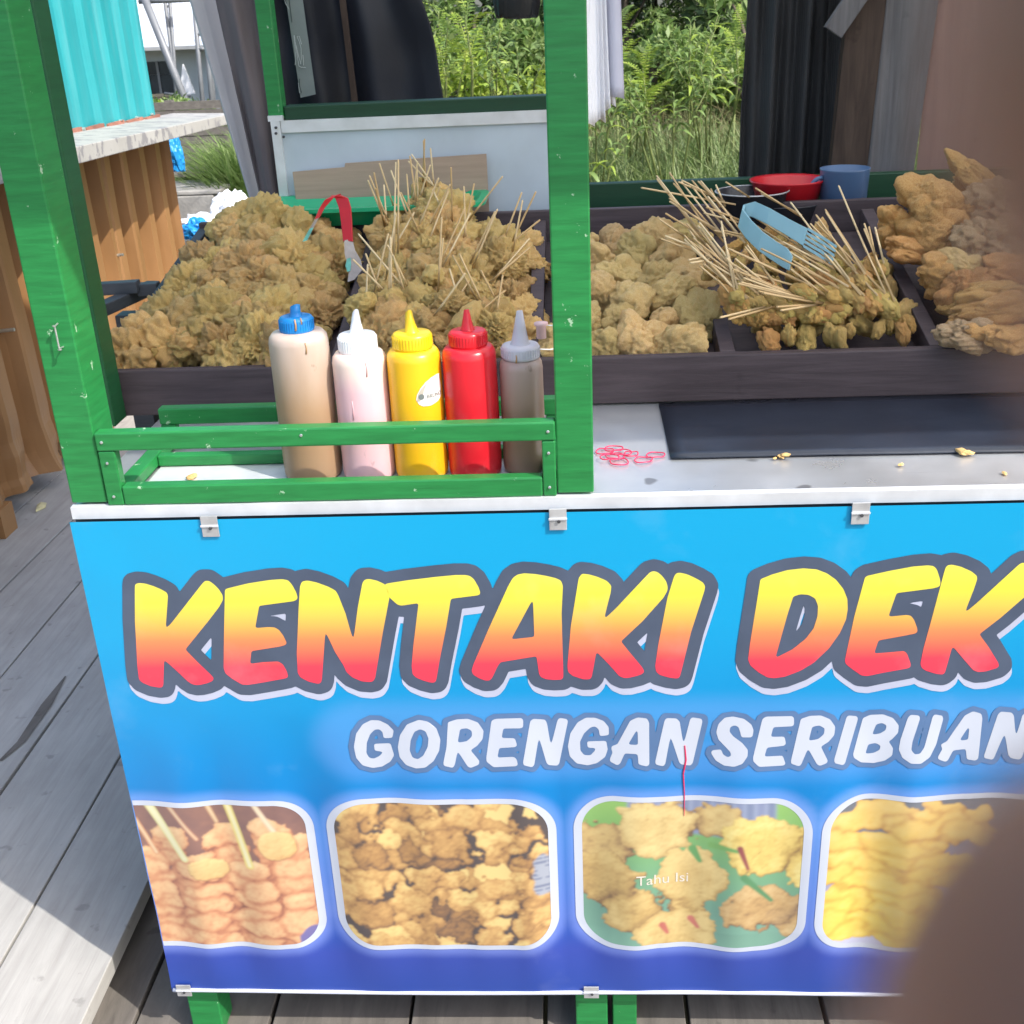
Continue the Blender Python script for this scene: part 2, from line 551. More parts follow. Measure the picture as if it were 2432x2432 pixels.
def leaf_mat(name, lo, mid, hi, trans=.35, rough=.5):
    g = N(name)
    gi = g.n("ShaderNodeNewGeometry")
    c = g.ramp(gi.outputs["Random Per Island"], [(.0, lo), (.5, mid), (1.0, hi)])
    g.base(c); g.set(Roughness=rough)
    tr = g.n("ShaderNodeBsdfTranslucent"); g.l(c, tr.inputs[0])
    mx = g.n("ShaderNodeMixShader"); mx.inputs[0].default_value = trans
    g.l(g.b.outputs[0], mx.inputs[1]); g.l(tr.outputs[0], mx.inputs[2]); g.l(mx.outputs[0], g.out.inputs[0])
    return g.m
M['leaf_dark'] = leaf_mat('dense_leaves', (.06, .11, .035), (.11, .18, .06), (.21, .28, .12))
M['leaf_mid'] = leaf_mat('mid_green_leaves', (.10, .18, .04), (.18, .28, .07), (.30, .38, .14))
M['leaf_lime'] = leaf_mat('lime_leaves', (.20, .30, .035), (.30, .42, .055), (.42, .48, .10))
M['grass'] = leaf_mat('grass_blades', (.11, .18, .05), (.20, .28, .09), (.33, .38, .17), .3)
M['drygrass'] = leaf_mat('dry_grass_blades', (.16, .15, .06), (.25, .23, .10), (.34, .30, .16), .3)
M['bark'] = plain('bark', (.13, .105, .08), .9, .3, 10, .5, .01, spec=.2)
M['stem'] = plain('green_stem', (.14, .17, .05), .6, .2)

# ------------------------------------------------------------------ the food cart
cart = thing('food_cart', (.9, .5, -.90), 'green painted wooden food cart with metal counter and blue banner front', 'food cart')
# posts (front ones run up to the roof, legs continue below the counter)
def post(x0, x1, y0, y1, z0, z1, m='green', bev=.002):
    b = MB().box((x0, y0, z0), (x1, y1, z1))
    return b.build('post', M[m], cart, bevel=bev)
pl = post(.001, .046, .002, .062, .006, 1.4)
for (a, b_) in (((.030, -.002, .231), (.030, -.002, .206)),):
    nb = MB().tube([(.030, .004, .233), (.030, -.007, .232), (.0305, -.008, .206), (.031, .003, .205)], .0011, 6)
    nb.lathe([(.0024, 0), (.0024, .0012)], (.030, -.008, .232), 8); nb.lathe([(.0024, 0), (.0024, .0012)], (.031, -.008, .204), 8)
    nl = nb.build('bent_nail', M['nail'], pl)
post(-.100, -.050, .290, .337, .0045, 1.4, 'green_shaded', .002)
pm = post(.603, .647, .001, .052, .006, 1.4)
post(1.83, 1.875, .002, .062, .006, 1.4)
for x in (.012, .608, 1.82):
    MB().box((x, .006, -.898), (x + .048, .054, -.004)).build('leg', M['green'], cart, bevel=.002)
MB().box((.664, .010, -.898), (.700, .050, -.004)).build('leg', M['green'], cart, bevel=.002)
for x in (.02, .9, 1.82):
    MB().box((x, .90, -.898), (x + .045, .95, -.004)).build('leg', M['green'], cart, bevel=.002)
# rear posts and rails
MB().box((.066, .950, .372), (.094, .985, 1.44)).build('post', M['green'], cart, bevel=.002)
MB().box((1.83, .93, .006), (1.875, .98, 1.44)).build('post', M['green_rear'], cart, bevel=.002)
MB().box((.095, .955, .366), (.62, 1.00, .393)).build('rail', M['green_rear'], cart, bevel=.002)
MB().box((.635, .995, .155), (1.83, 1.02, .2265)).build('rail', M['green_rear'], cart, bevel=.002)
# white sheet panel at the rear left with its aluminium edges and screws
wp = MB().box((.082, .952, .10), (.640, .962, .366)).build('rear_panel', M['white_panel'], cart)
MB().box((.070, .944, .10), (.0875, .952, .368)).build('edge_strip', M['alu'], wp)
MB().box((.0885, .946, .347), (.640, .952, .3685)).build('edge_strip', M['alu'], wp)
MB().box((.066, .9435, .368), (.094, .952, .378)).build('corner_cap', M['alu'], wp)
for p in ((.0795, .9435, .357), (.0785, .9435, .347), (.0915, .9455, .340)):
    MB().tube([p, (p[0], p[1] - .003, p[2])], .0026, 8).build('screw', M['screw'], wp)
# side wall boards and underframe
MB().box((.02, .07, -.775), (.032, .90, -.006)).build('side_board', M['tray'], cart)
MB().box((1.84, .07, -.775), (1.852, .90, -.006)).build('side_board', M['tray'], cart)
MB().box((.06, .895, -.775), (1.82, .905, -.006)).build('back_board', M['tray'], cart)
MB().box((.035, .07, -.800), (1.838, .892, -.785)).build('bottom_board', M['tray'], cart)
# counter sheet and its folded front edge
ct = MB().grid(lambda u, v: (.001 + 1.874 * u, .002 + .90 * v, .001 + .0016 * noise.noise(Vector((u * 9, v * 4, 1)))), 60, 24).build('counter_top', M['counter'], cart, smooth=True)
MB().box((.001, .002, -.030), (1.875, .90, -.002)).build('counter_core', M['trayrim'], cart)
b = MB()
nseg = 60
for i in range(nseg):
    x0 = .0005 + 1.876 * i / nseg; x1 = .0005 + 1.876 * (i + 1) / nseg
    za = .0022 + .0012 * noise.noise(Vector((x0 * 8, 3, 0))); zb = .0022 + .0012 * noise.noise(Vector((x1 * 8, 3, 0)))
    ya = -.0035 - .001 * noise.noise(Vector((x0 * 6, 7, 0))); yb = -.0035 - .001 * noise.noise(Vector((x1 * 6, 7, 0)))
    b.add([(x0, .006, za + .0008), (x1, .006, zb + .0008), (x1, yb, zb), (x0, ya, za), (x1, yb, -.013), (x0, ya, -.013)], [(0, 3, 2, 1), (3, 5, 4, 2)])
b.build('edge_trim', M['alu'], cart, smooth=False, solid=.0008)
# roof over the cart (above the picture, it shades the trays)
b = MB()
ROOF_Y0 = -.55
b.add([(-.13, ROOF_Y0, 1.4), (3.6, ROOF_Y0, 1.4), (3.6, 1.35, 1.46), (-.13, 1.35, 1.46)],
      [(0, 1, 2, 3)])
b.build('roof', M['roof_sheet'], cart)

# bottle rack between the posts
rack = thing('bottle_rack', (.33, .06, .003), 'low green wooden rail rack that holds the sauce bottles', 'rack')
R_ = MB().box
def rail(lo, hi): MB().box(lo, hi).build('rail', M['green'], rack, bevel=.0022)
rail((.0475, -.0025, .075), (.6025, .0165, .0985))
rail((.0690, -.002, .0035), (.5855, .016, .0285))
rail((.0690, .126, .0036), (.580, .142, .0190))
rail((.0475, .2105, .033), (.6025, .230, .0565))
for x0, x1 in ((.0478, .0685), (.586, .6022)):
    MB().box((x0, -.0015, .0035), (x1, .0155, .0745)).build('stile', M['green'], rack, bevel=.0018)
    MB().box((x0, .2115, .003), (x1, .2295, .0325)).build('stile', M['green'], rack, bevel=.0018)
    MB().box((x0, .0170, .0035), (x1, .2100, .0200)).build('side_bar', M['green'], rack, bevel=.0018)
for x, z in ((.056, .087), (.594, .087), (.058, .016), (.594, .016), (.058, .060), (.594, .060), (.30, .090)):
    MB().lathe([(.0019, 0), (.0019, .0008), (.0008, .0012)], (0, 0, 0), 8).build('nail_head', M['nail'], rack, org=(0, 0, 0))
    nh = [o for o in rack.children if o.name.startswith('nail_head')][-1]; nh.rotation_euler = (rad(90), 0, 0); nh.location = (x - .33, -.0030 - .06, z - .003)
    nh.data.transform(Matrix.Translation((.33, .06, .003)))
MB().box((.072, .020, .0022), (.583, .126, .0034)).build('bottom_strip', M['alu'], rack)

# ------------------------------------------------------------------ display tray, tilted up to the rear
T14 = math.tan(rad(14))
def tz(y, h=0): return .068 + T14 * (y - .36) + h
tray = thing('display_tray', (.8, .36, .006), 'long dark wooden display tray with five sloping compartments on the counter', 'display tray')
MB().box((-.082, .338, .0045), (1.80, .356, .074)).build('front_board', M['tray'], tray, bevel=.002)
def slope_board(x0, x1, y0, y1, h0, h1, m, name='divider', xo=0):
    b = MB()
    vs = []
    for y in (y0, y1):
        dx = xo * (y - y0)
        vs += [(x0 + dx, y, tz(y, h0)), (x1 + dx, y, tz(y, h0)), (x1 + dx, y, tz(y, h1)), (x0 + dx, y, tz(y, h1))]
    b.add(vs, [(0, 1, 2, 3), (7, 6, 5, 4), (0, 4, 5, 1), (1, 5, 6, 2), (2, 6, 7, 3), (3, 7, 4, 0)])
    return b.build(name, M[m], tray, bevel=.0015)
slope_board(-.082, -.064, .358, .83, -.045, .012, 'trayrim', 'side_board', .05)
slope_board(1.782, 1.80, .358, .83, -.045, .012, 'tray', 'side_board')
slope_board(-.062, 1.78, .358, .83, -.042, -.034, 'tray', 'floor_board')
for x in (.262, .557, .838, 1.138):
    slope_board(x, x + .022, .358, .828, -.033, .006, 'tray')
MB().box((-.058, .832, .150), (1.80, .848, .206)).build('back_board', M['tray'], tray, bevel=.002)
for x in (.1, .8, 1.6):
    MB().box((x, .80, .004), (x + .03, .828, .140)).build('prop', M['tray'], tray)

# dark rack standing left of the tray
tr = thing('wooden_stand', (-.20, .72, -.82), 'dark grey painted wooden stand with crossed bars left of the tray', 'stand')
MB().bar((-0.1917, 0.6200, 0.1370), (-0.1067, 0.6200, 0.1397), .022, .020).build('cross_bar', M['trayrim'], tr, bevel=.0015)
MB().bar((-0.1116, 0.6300, 0.1321), (-0.0763, 0.6300, 0.1337), .022, .020).build('cross_bar', M['trayrim'], tr, bevel=.0015)
MB().bar((-0.1469, 0.5200, 0.1214), (-0.1188, 0.7200, 0.1172), .024, .020).build('arm', M['trayrim'], tr, bevel=.0015)
MB().bar((-.148, .66, -.819), (-.148, .66, .085), .038, .038, (0, 1, 0)).build('upright', M['trayrim'], tr, bevel=.0015)
MB().bar((-.30, .66, -.818), (-.02, .66, -.798), .06, .03).build('foot', M['trayrim'], tr, bevel=.0015)

# dark sheet imitating shade on the counter, rubber bands, crumbs
b = MB()
def shadefn(u, v):
    x = .748 + 1.02 * u; y = .113 - .018 * u + .004 * math.sin(u * 5) + (.222 + .018 * u) * v
    return (x, y, .0045 + .0015 * noise.noise(Vector((x * 7, y * 9, 0))))
mt = b.grid(shadefn, 40, 10).build('counter_shade_sheet', M['mat'], None, smooth=True, solid=.002)
tag(mt, 'thin black sheet imitating shade and reflection on the metal counter', 'mat')  # no real mat: dark sheet standing for shade and reflection on the counter
for i, (px, r) in enumerate((((0.6640, 0.1453, 0.0040), .0105), ((0.6760, 0.1491, 0.0060), .010), ((0.6851, 0.1322, 0.0070), .011), ((0.6765, 0.1245, 0.0050), .0105), ((0.6813, 0.1060, 0.0040), .0115), ((0.6981, 0.1308, 0.0050), .009), ((0.7129, 0.1115, 0.0040), .0105), ((0.7296, 0.1275, 0.0040), .010), ((0.6693, 0.1147, 0.0075), .010))):
    k = 22
    pts = [(px[0] + r * 1.1 * math.cos(t) * (1 + .12 * math.sin(2 * t + i)), px[1] + r * math.sin(t) * (1 + .12 * math.cos(3 * t + i)), px[2] + .0006 * math.sin(3 * t)) for t in [2 * math.pi * j / k for j in range(k + 1)]]
    o = MB().tube(pts, .00085, 6, False).build('rubber_band', M['rubber'], None, smooth=True)
    tag(o, ['red rubber band at the left end of the pile by the middle post', 'red rubber band at the top of the pile by the middle post', 'red rubber band lying on top of the pile by the middle post', 'red rubber band in the centre of the pile by the middle post', 'round red rubber band nearest the counter edge', 'red rubber band at the right end of the pile', 'red rubber band apart from the pile, nearer to it', 'red rubber band farthest right, beside the black shade sheet', 'red rubber band under the left of the pile'][i], 'rubber band', 'red rubber bands on the counter')
def crumb(p, s, seed, lab, grp=None):
    bm = bmesh.new(); bmesh.ops.create_icosphere(bm, subdivisions=2, radius=1)
    for v in bm.verts:
        d = 1 + .5 * noise.noise(v.co * 1.3 + Vector((seed, 0, 0)))
        v.co = Vector((v.co.x * s * 1.5 * d, v.co.y * s * .9 * d, v.co.z * s * .55 * d))
    me = bpy.data.meshes.new('crumb'); bm.to_mesh(me); bm.free(); me.materials.append(M['crumb'])
    o = link('crumb', me, None, (p[0], p[1], p[2] + s * .5), (0, 0, seed))
    tag(o, lab, 'crumb', grp)
crumb((0.1282, 0.0805, 0.0040), .0055, 1, 'golden crumb on the metal strip behind the lowest green rail')
for i, (p, s) in enumerate((((0.8876, 0.1086, 0.0030), .004), ((0.8931, 0.1062, 0.0060), .0045), ((0.8797, 0.1054, 0.0030), .0025), ((1.1141, 0.1065, 0.0040), .0065), ((1.1207, 0.1042, 0.0040), .005), ((1.0300, 0.0741, 0.0030), .003), ((1.1435, 0.0376, 0.0030), .003))):
    crumb(p, s, i + 2, ['golden crumb at the shade sheet edge, leftmost of a pair', 'golden crumb at the shade sheet edge, right one of a pair', 'tiny golden crumb left of the pair by the shade sheet', 'largest golden crumb at the right end of the shade sheet edge', 'golden crumb touching the largest crumb on the counter', 'tiny crumb alone halfway along the counter strip', 'tiny crumb nearest the right edge of the picture'][i], 'crumbs along the counter strip')

# ------------------------------------------------------------------ sauce bottles
def bottle(x, y, r, hb, mat, capm, cap, tip, label, name='sauce_bottle', lean=0):
    t = thing(name, (x, y, .0036), label, 'sauce bottle')
    z = .0036
    bd = MB().lathe([(r * .93, 0), (r * .985, .003), (r, .008), (r * 1.0, hb * .5), (r * .985, hb - .014), (r * .95, hb - .007), (r * .84, hb - .002), (r * .6, hb)], (x, y, z), 48).build('body', M[mat], t, smooth=True)
    rc, hc = cap
    b = MB().lathe([(rc, hb - .001), (rc * 1.02, hb + .002), (rc, hb + hc - .004), (rc * .94, hb + hc - .001), (rc * .80, hb + hc)], (x, y, z), 48)
    c = b.build('cap', M[capm], t, smooth=True)
    # ribs round the cap
    rb = MB()
    for k in range(40):
        a = 2 * math.pi * k / 40
        p = Vector((x + rc * 1.01 * math.cos(a), y + rc * 1.01 * math.sin(a), z + hb + .002)); q = p + Vector((0, 0, hc - .006))
        rb.bar(p, q, .0012, .0012, (math.cos(a), math.sin(a), 0))
    if cap[1] > .012 and rc < .026:
        g_ = rb.build('grip_ribs', M[capm], c); tag(g_, kind='stuff')
    r0, r1, ht, dx, cut = tip
    z0 = z + hb + hc - .001
    k = 24; vs = []; fs = []
    rows = [(r0 * 1.25, 0), (r0, .003), ((r0 + r1) / 2, ht * .5), (r1, ht)]
    for ri, (rr, zz) in enumerate(rows):
        for j in range(k):
            a = 2 * math.pi * j / k
            zc = zz + (cut * math.cos(a + 1.0) * r1 if ri == 3 else 0)
            vs.append((x + rr * math.cos(a) + dx * zz / ht, y + rr * math.sin(a), z0 + zc))
    inner = []
    for j in range(k):
        a = 2 * math.pi * j / k
        inner.append((x + r1 * .66 * math.cos(a) + dx, y + r1 * .66 * math.sin(a), z0 + ht + cut * math.cos(a + 1.0) * r1))
    for j in range(k):
        a = 2 * math.pi * j / k
        inner.append((x + r1 * .6 * math.cos(a) + dx * .8, y + r1 * .6 * math.sin(a), z0 + ht * .75))
    vs += inner
    for ri in range(5):
        for j in range(k):
            a_ = ri * k + j; b_ = ri * k + (j + 1) % k
            fs.append((a_, b_, b_ + k, a_ + k))
    fs.append(tuple(5 * k + j for j in range(k)))
    MB().add(vs, fs).build('nozzle', M[capm], c, smooth=True)
    return t, bd, c
BY = .087
t1, b1, c1 = bottle(.287, BY + .004, .0372, .190, 'brown_bottle', 'blue_cap', (.0208, .018), (.0068, .0062, .013, .001, .5), 'tallest bottle full of tan sauce, with blue cap')
t2, b2, c2 = bottle(.361, BY, .0340, .164, 'pink_bottle', 'white_cap', (.0235, .021), (.0085, .0042, .026, .001, 1.3), 'bottle of pale pink sauce with white ribbed cap and pointed nozzle')
tb, yb, yc = bottle(.429, BY - .001, .0338, .166, 'yellow_bottle', 'yellow_cap', (.0240, .019), (.0080, .0040, .025, -.002, .9), 'yellow squeeze bottle with a torn white sticker on its side')
bottle(.4975, BY, .0338, .167, 'red_bottle', 'red_bottle', (.0232, .018), (.0080, .0032, .026, .0, .2), 'red squeeze bottle with red cap between the yellow and clear bottles')
t5, b5, c5 = bottle(.5605, BY + .006, .0272, .148, 'clear_bottle', 'grey_cap', (.0235, .016), (.011, .0036, .042, .001, .1), 'slim clear bottle of brown sauce with pale grey cap and side stopper')
# hanging stopper of the slim bottle with its strap
MB().lathe([(.0060, .150 + .021), (.0060, .186), (.0085, .187), (.0085, .190)], (.5870, BY + .004, .0036), 20).build('stopper', M['pink_cap'], c5, smooth=True)
MB().tube([(.594, BY + .004, .190), (.602, BY + .006, .189), (.612, BY + .010, .190)], .0008, 6).build('strap', M['white_cap'], c5)
MB().tube([(.582, BY + .006, .160), (.597, BY + .006, .159), (.612, BY + .010, .160)], .0008, 6).build('strap', M['white_cap'], c5)
# torn sticker wrapped on the yellow bottle
SX, SY, SR = .429, BY - .001, .0338
def on_bottle(u, z, lift=.0004):
    """u: arc length from the front of the bottle"""
    a = -math.pi / 2 + u / SR
    return (SX + (SR + lift) * math.cos(a), SY + (SR + lift) * math.sin(a), z)
def wrap_poly(poly, lift):
    bm = bmesh.new()
    vs = [bm.verts.new((u, z, 0)) for u, z in poly]
    f = bm.faces.new(vs)
    bmesh.ops.triangulate(bm, faces=[f])
    for _ in range(2):
        bmesh.ops.subdivide_edges(bm, edges=bm.edges[:], cuts=1, use_grid_fill=False)
    bmesh.ops.triangulate(bm, faces=bm.faces[:])
    b = MB(); idx = {v: i for i, v in enumerate(bm.verts)}
    b.add([on_bottle(v.co.x, v.co.y, lift) for v in bm.verts], [tuple(idx[v] for v in f.verts) for f in bm.faces])
    bm.free()
    return b
stp = [(.0000, 0.1120), (.0012, 0.1180), (.006, 0.1260), (.013, 0.1330), (.021, 0.1375), (.030, 0.1395), (.036, 0.1390), (.038, 0.1240), (.037, 0.1100), (.030, 0.1055), (.018, 0.1025), (.008, 0.1030), (.003, 0.1060)]
stk = wrap_poly([(u + .004, z) for u, z in stp], .0004).build('sticker', M['sticker'], yb)
# its printed marks: a beige flash, a round badge and the cut-off name
wrap_poly([(.005, 0.1105), (.0065, 0.1185), (.0105, 0.1250), (.0165, 0.1305), (.0185, 0.1315), (.0140, 0.1220), (.0115, 0.1140), (.008, 0.1095)], .0007).build('sticker_print', M['sticker_beige'], yb)
wrap_poly([(.0105 + .0036 * math.cos(t), .1155 + .0036 * math.sin(t)) for t in [k * math.pi / 8 for k in range(16)]], .0010).build('sticker_print', M['print_grey'], yb)
def text_polys(body, size, font_scale=1.0):
    cu = bpy.data.curves.new('text', 'FONT'); cu.body = body; cu.size = size; cu.resolution_u = 3
    o = bpy.data.objects.new('text', cu); COL.objects.link(o)
    dg = bpy.context.evaluated_depsgraph_get()
    me = bpy.data.meshes.new_from_object(o.evaluated_get(dg))
    vs = [tuple(v.co) for v in me.vertices]; fs = [tuple(p.vertices) for p in me.polygons]
    bpy.data.objects.remove(o); bpy.data.curves.remove(cu); bpy.data.meshes.remove(me)
    return vs, fs
vs, fs = text_polys('BRUNO', .0072)
MB().add([on_bottle(.0168 + x * .95, .1125 + y, .0009) for x, y, z in vs], fs).build('sticker_lettering', M['print_grey'], yb)

# dried runs of sauce
def run(x, y, r, a, z0, z1, mat, par, w=.0016):
    a = rad(a); MB().tube([(x + r * math.cos(a), y + r * math.sin(a), z0), (x + (r + .0004) * math.cos(a + .02), y + (r + .0004) * math.sin(a + .02), (z0 + z1) / 2), (x + (r + .0002) * math.cos(a - .01), y + (r + .0002) * math.sin(a - .01), z1)], [w * .6, w * .8, w], 8).build('sauce_run', mat, par, smooth=True)
DR = plain('dried_sauce', (.42, .25, .12), .35, .2)
PK = plain('dried_pink_sauce', (.72, .40, .42), .35, .1)
run(.287, BY + .004, .0212, -80, .212, .198, DR, c1, .0014); run(.287, BY + .004, .0205, -60, .213, .205, DR, c1, .0012)
run(.287, BY + .004, .0365, -64, .186, .172, DR, b1, .0010); run(.361, BY, .0334, -103, .112, .088, PK, b2, .0010); run(.361, BY, .0334, -66, .160, .142, PK, b2, .0010)
run(.5605, BY + .006, .0240, -100, .160, .150, DR, c5, .0012)

# ------------------------------------------------------------------ printed banner on the cart front
BH = .792
ban = thing('banner', (.95, 0, -BH), 'blue printed vinyl banner with yellow and red lettering across the cart front', 'banner')
BW = 1.88
def wrinkle(x, z):
    """gentle relief of the hung sheet (metres towards the viewer)"""
    p = Vector((x * 2.2, z * 1.1, 3.3)); d = .0030 * noise.noise(p)
    d += .0080 * noise.noise(Vector((x * 8, z * 1.2 + x, 8.1))) * max(0, -z)
    d += .0130 * noise.noise(Vector((x * 15, z * 1.5, 4.4))) * max(0, min(1, (-z - .30) * 5))
    e = max(0, 1 - x / .16)
    d += .0040 * e * math.sin((z * 26 + x * 40)) * noise.noise(Vector((x * 4, z * 6, 1)))
    return d * min(1, .15 + max(0, -z) / .10) * min(1, .12 + max(0, BH + z) / .14)
def by(x, z, lift=0): return -.0125 - wrinkle(x, z) - lift

def smooth(a, b, v):
    t = np.clip((v - a) / (b - a), 0, 1); return t * t * (3 - 2 * t)
def rbox(x, z, x0, x1, z0, z1, r):
    cx, cz = (x0 + x1) / 2, (z0 + z1) / 2
    qx = np.abs(x - cx) - (x1 - x0) / 2 + r; qz = np.abs(z - cz) - (z1 - z0) / 2 + r
    return np.hypot(np.maximum(qx, 0), np.maximum(qz, 0)) + np.minimum(np.maximum(qx, qz), 0) - r
FRAMES = [(-.06, .250, -.7035, -.4375, .052), (.268, .5885, -.7025, -.4345, .058), (.612, .934, -.7030, -.4340, .058), (.946, 1.262, -.7030, -.4330, .058)]
# zig-zag free sheet: colour printed as a vertical blend with a pale glow round the photo frames
nx, nz = 420, 200
xs = np.linspace(0, BW, nx + 1); zs = np.linspace(-.013, -BH, nz + 1)
X, Z = np.meshgrid(xs, zs)
def vnoise(x, z, s, seed):
    r = np.random.default_rng(seed).random((64, 64))
    u = x * s; v = z * s; i = np.floor(u).astype(int); j = np.floor(v).astype(int)
    fu = u - i; fv = v - j; fu = fu * fu * (3 - 2 * fu); fv = fv * fv * (3 - 2 * fv)
    g = lambda a, b: r[(a % 64), (b % 64)]
    return (g(i, j) * (1 - fu) + g(i + 1, j) * fu) * (1 - fv) + (g(i, j + 1) * (1 - fu) + g(i + 1, j + 1) * fu) * fv
def fbm(x, z, s, seed, o=5, gain=.5):
    a = 1; t = 0; n_ = 0
    for k in range(o):
        t = t + a * vnoise(x, z, s, seed + k); n_ += a; a *= gain; s *= 2.03
    return t / n_
stops = [(0, (8, 180, 236)), (.22, (8, 174, 232)), (.45, (8, 148, 220)), (.62, (12, 128, 210)), (.78, (34, 102, 198)), (.90, (60, 84, 182)), (1, (48, 82, 174))]
tt = np.clip(-Z / BH + .03 * (vnoise(X, Z, 4, 3) - .5), 0, 1)
cc = np.zeros(X.shape + (3,))
sv = np.array([lin(c) for _, c in stops]); sp_ = np.array([p for p, _ in stops])
for k in range(3):
    cc[..., k] = np.interp(tt, sp_, sv[:, k])
glow = np.zeros_like(X)
for f in FRAMES:
    glow = np.maximum(glow, 1 - smooth(0, .022, rbox(X, Z, *f)))
gt = 1 - smooth(.012, .05, np.abs(rbox(X, Z, .30, 1.5, -.372, -.312, .03)))
glow = np.maximum(glow * .34, gt * .16)
lil = np.array(lin((150, 170, 235)))
cc = cc * np.array((.72, .68, .67))
cc = cc * (1 - glow[..., None]) + lil * glow[..., None]
v = np.stack([X.ravel(), np.array([by(a, b_) for a, b_ in zip(X.ravel(), Z.ravel())]), Z.ravel()], 1) - np.array([.95, 0, -BH])
ii = np.arange(nz)[:, None] * (nx + 1) + np.arange(nx)[None, :]
fq = np.stack([ii, ii + nx + 1, ii + nx + 2, ii + 1], -1).reshape(-1, 4)
def col_attr(me, rgb):
    a = me.color_attributes.new('print', 'FLOAT_COLOR', 'POINT')
    c4 = np.ones((len(rgb), 4), dtype=np.float32); c4[:, :3] = rgb
    a.data.foreach_set("color", c4.ravel())
def print_mat(name, rough=.33, weave=True):
    g = N(name)
    at = g.n("ShaderNodeAttribute", attribute_name='print')
    f = g.noise(g.coord(), 6, 5, .6)
    c = g.mix(g.ramp(f, [(.60, (0, 0, 0)), (.9, (.12,) * 3)]), at.outputs["Color"], (.62, .66, .74))
    g.base(c)
    g.set(Roughness=rough)
    w = g.n("ShaderNodeTexWave", wave_type='BANDS', bands_direction='Z'); w.inputs["Scale"].default_value = 170
    g.l(g.coord(), w.inputs[0])
    g.bump(w.outputs[0], .06, .001)
    return g.m
M['print'] = print_mat('banner_print')
me = np_mesh('sheet', v, fq, M['print'], True); col_attr(me, cc.reshape(-1, 3))
link('sheet', me, ban)

M['shadow_print'] = plain('pale_hem', (.50, .53, .62), .5, .05)
# hem cord along the bottom edge, metal clips
def hem(u): return (.003 + (BW - .006) * u, -.0130, -BH + .004 - .006 * math.sin(u * 2.4 * math.pi) ** 2 * .6)
MB().tube([hem(i / 60) for i in range(61)], .0032, 8).build('hem', M['shadow_print'], ban, smooth=True)
def clip(x, z, w=.021, h=.028):
    c = MB().box((x - w / 2, -.0160, z - h), (x + w / 2, -.0142, z)).build('clip', M['steel'], ban, bevel=.0005)
    MB().box((x - w / 2 - .0005, -.0178, z - h * .50), (x + w / 2 + .0005, -.0161, z - h * .42)).build('clip_fold', M['alu'], c)
    MB().tube([(x + .001, -.0160, z - h * .56), (x + .001, -.0186, z - h * .56)], .0022, 10).build('clip_screw', M['screw'], c)
for x in (.176, .603, .962, 1.42):
    clip(x, -.0072)
for x in (.020, .632, 1.25):
    clip(x, -BH + .016, .022, .022)

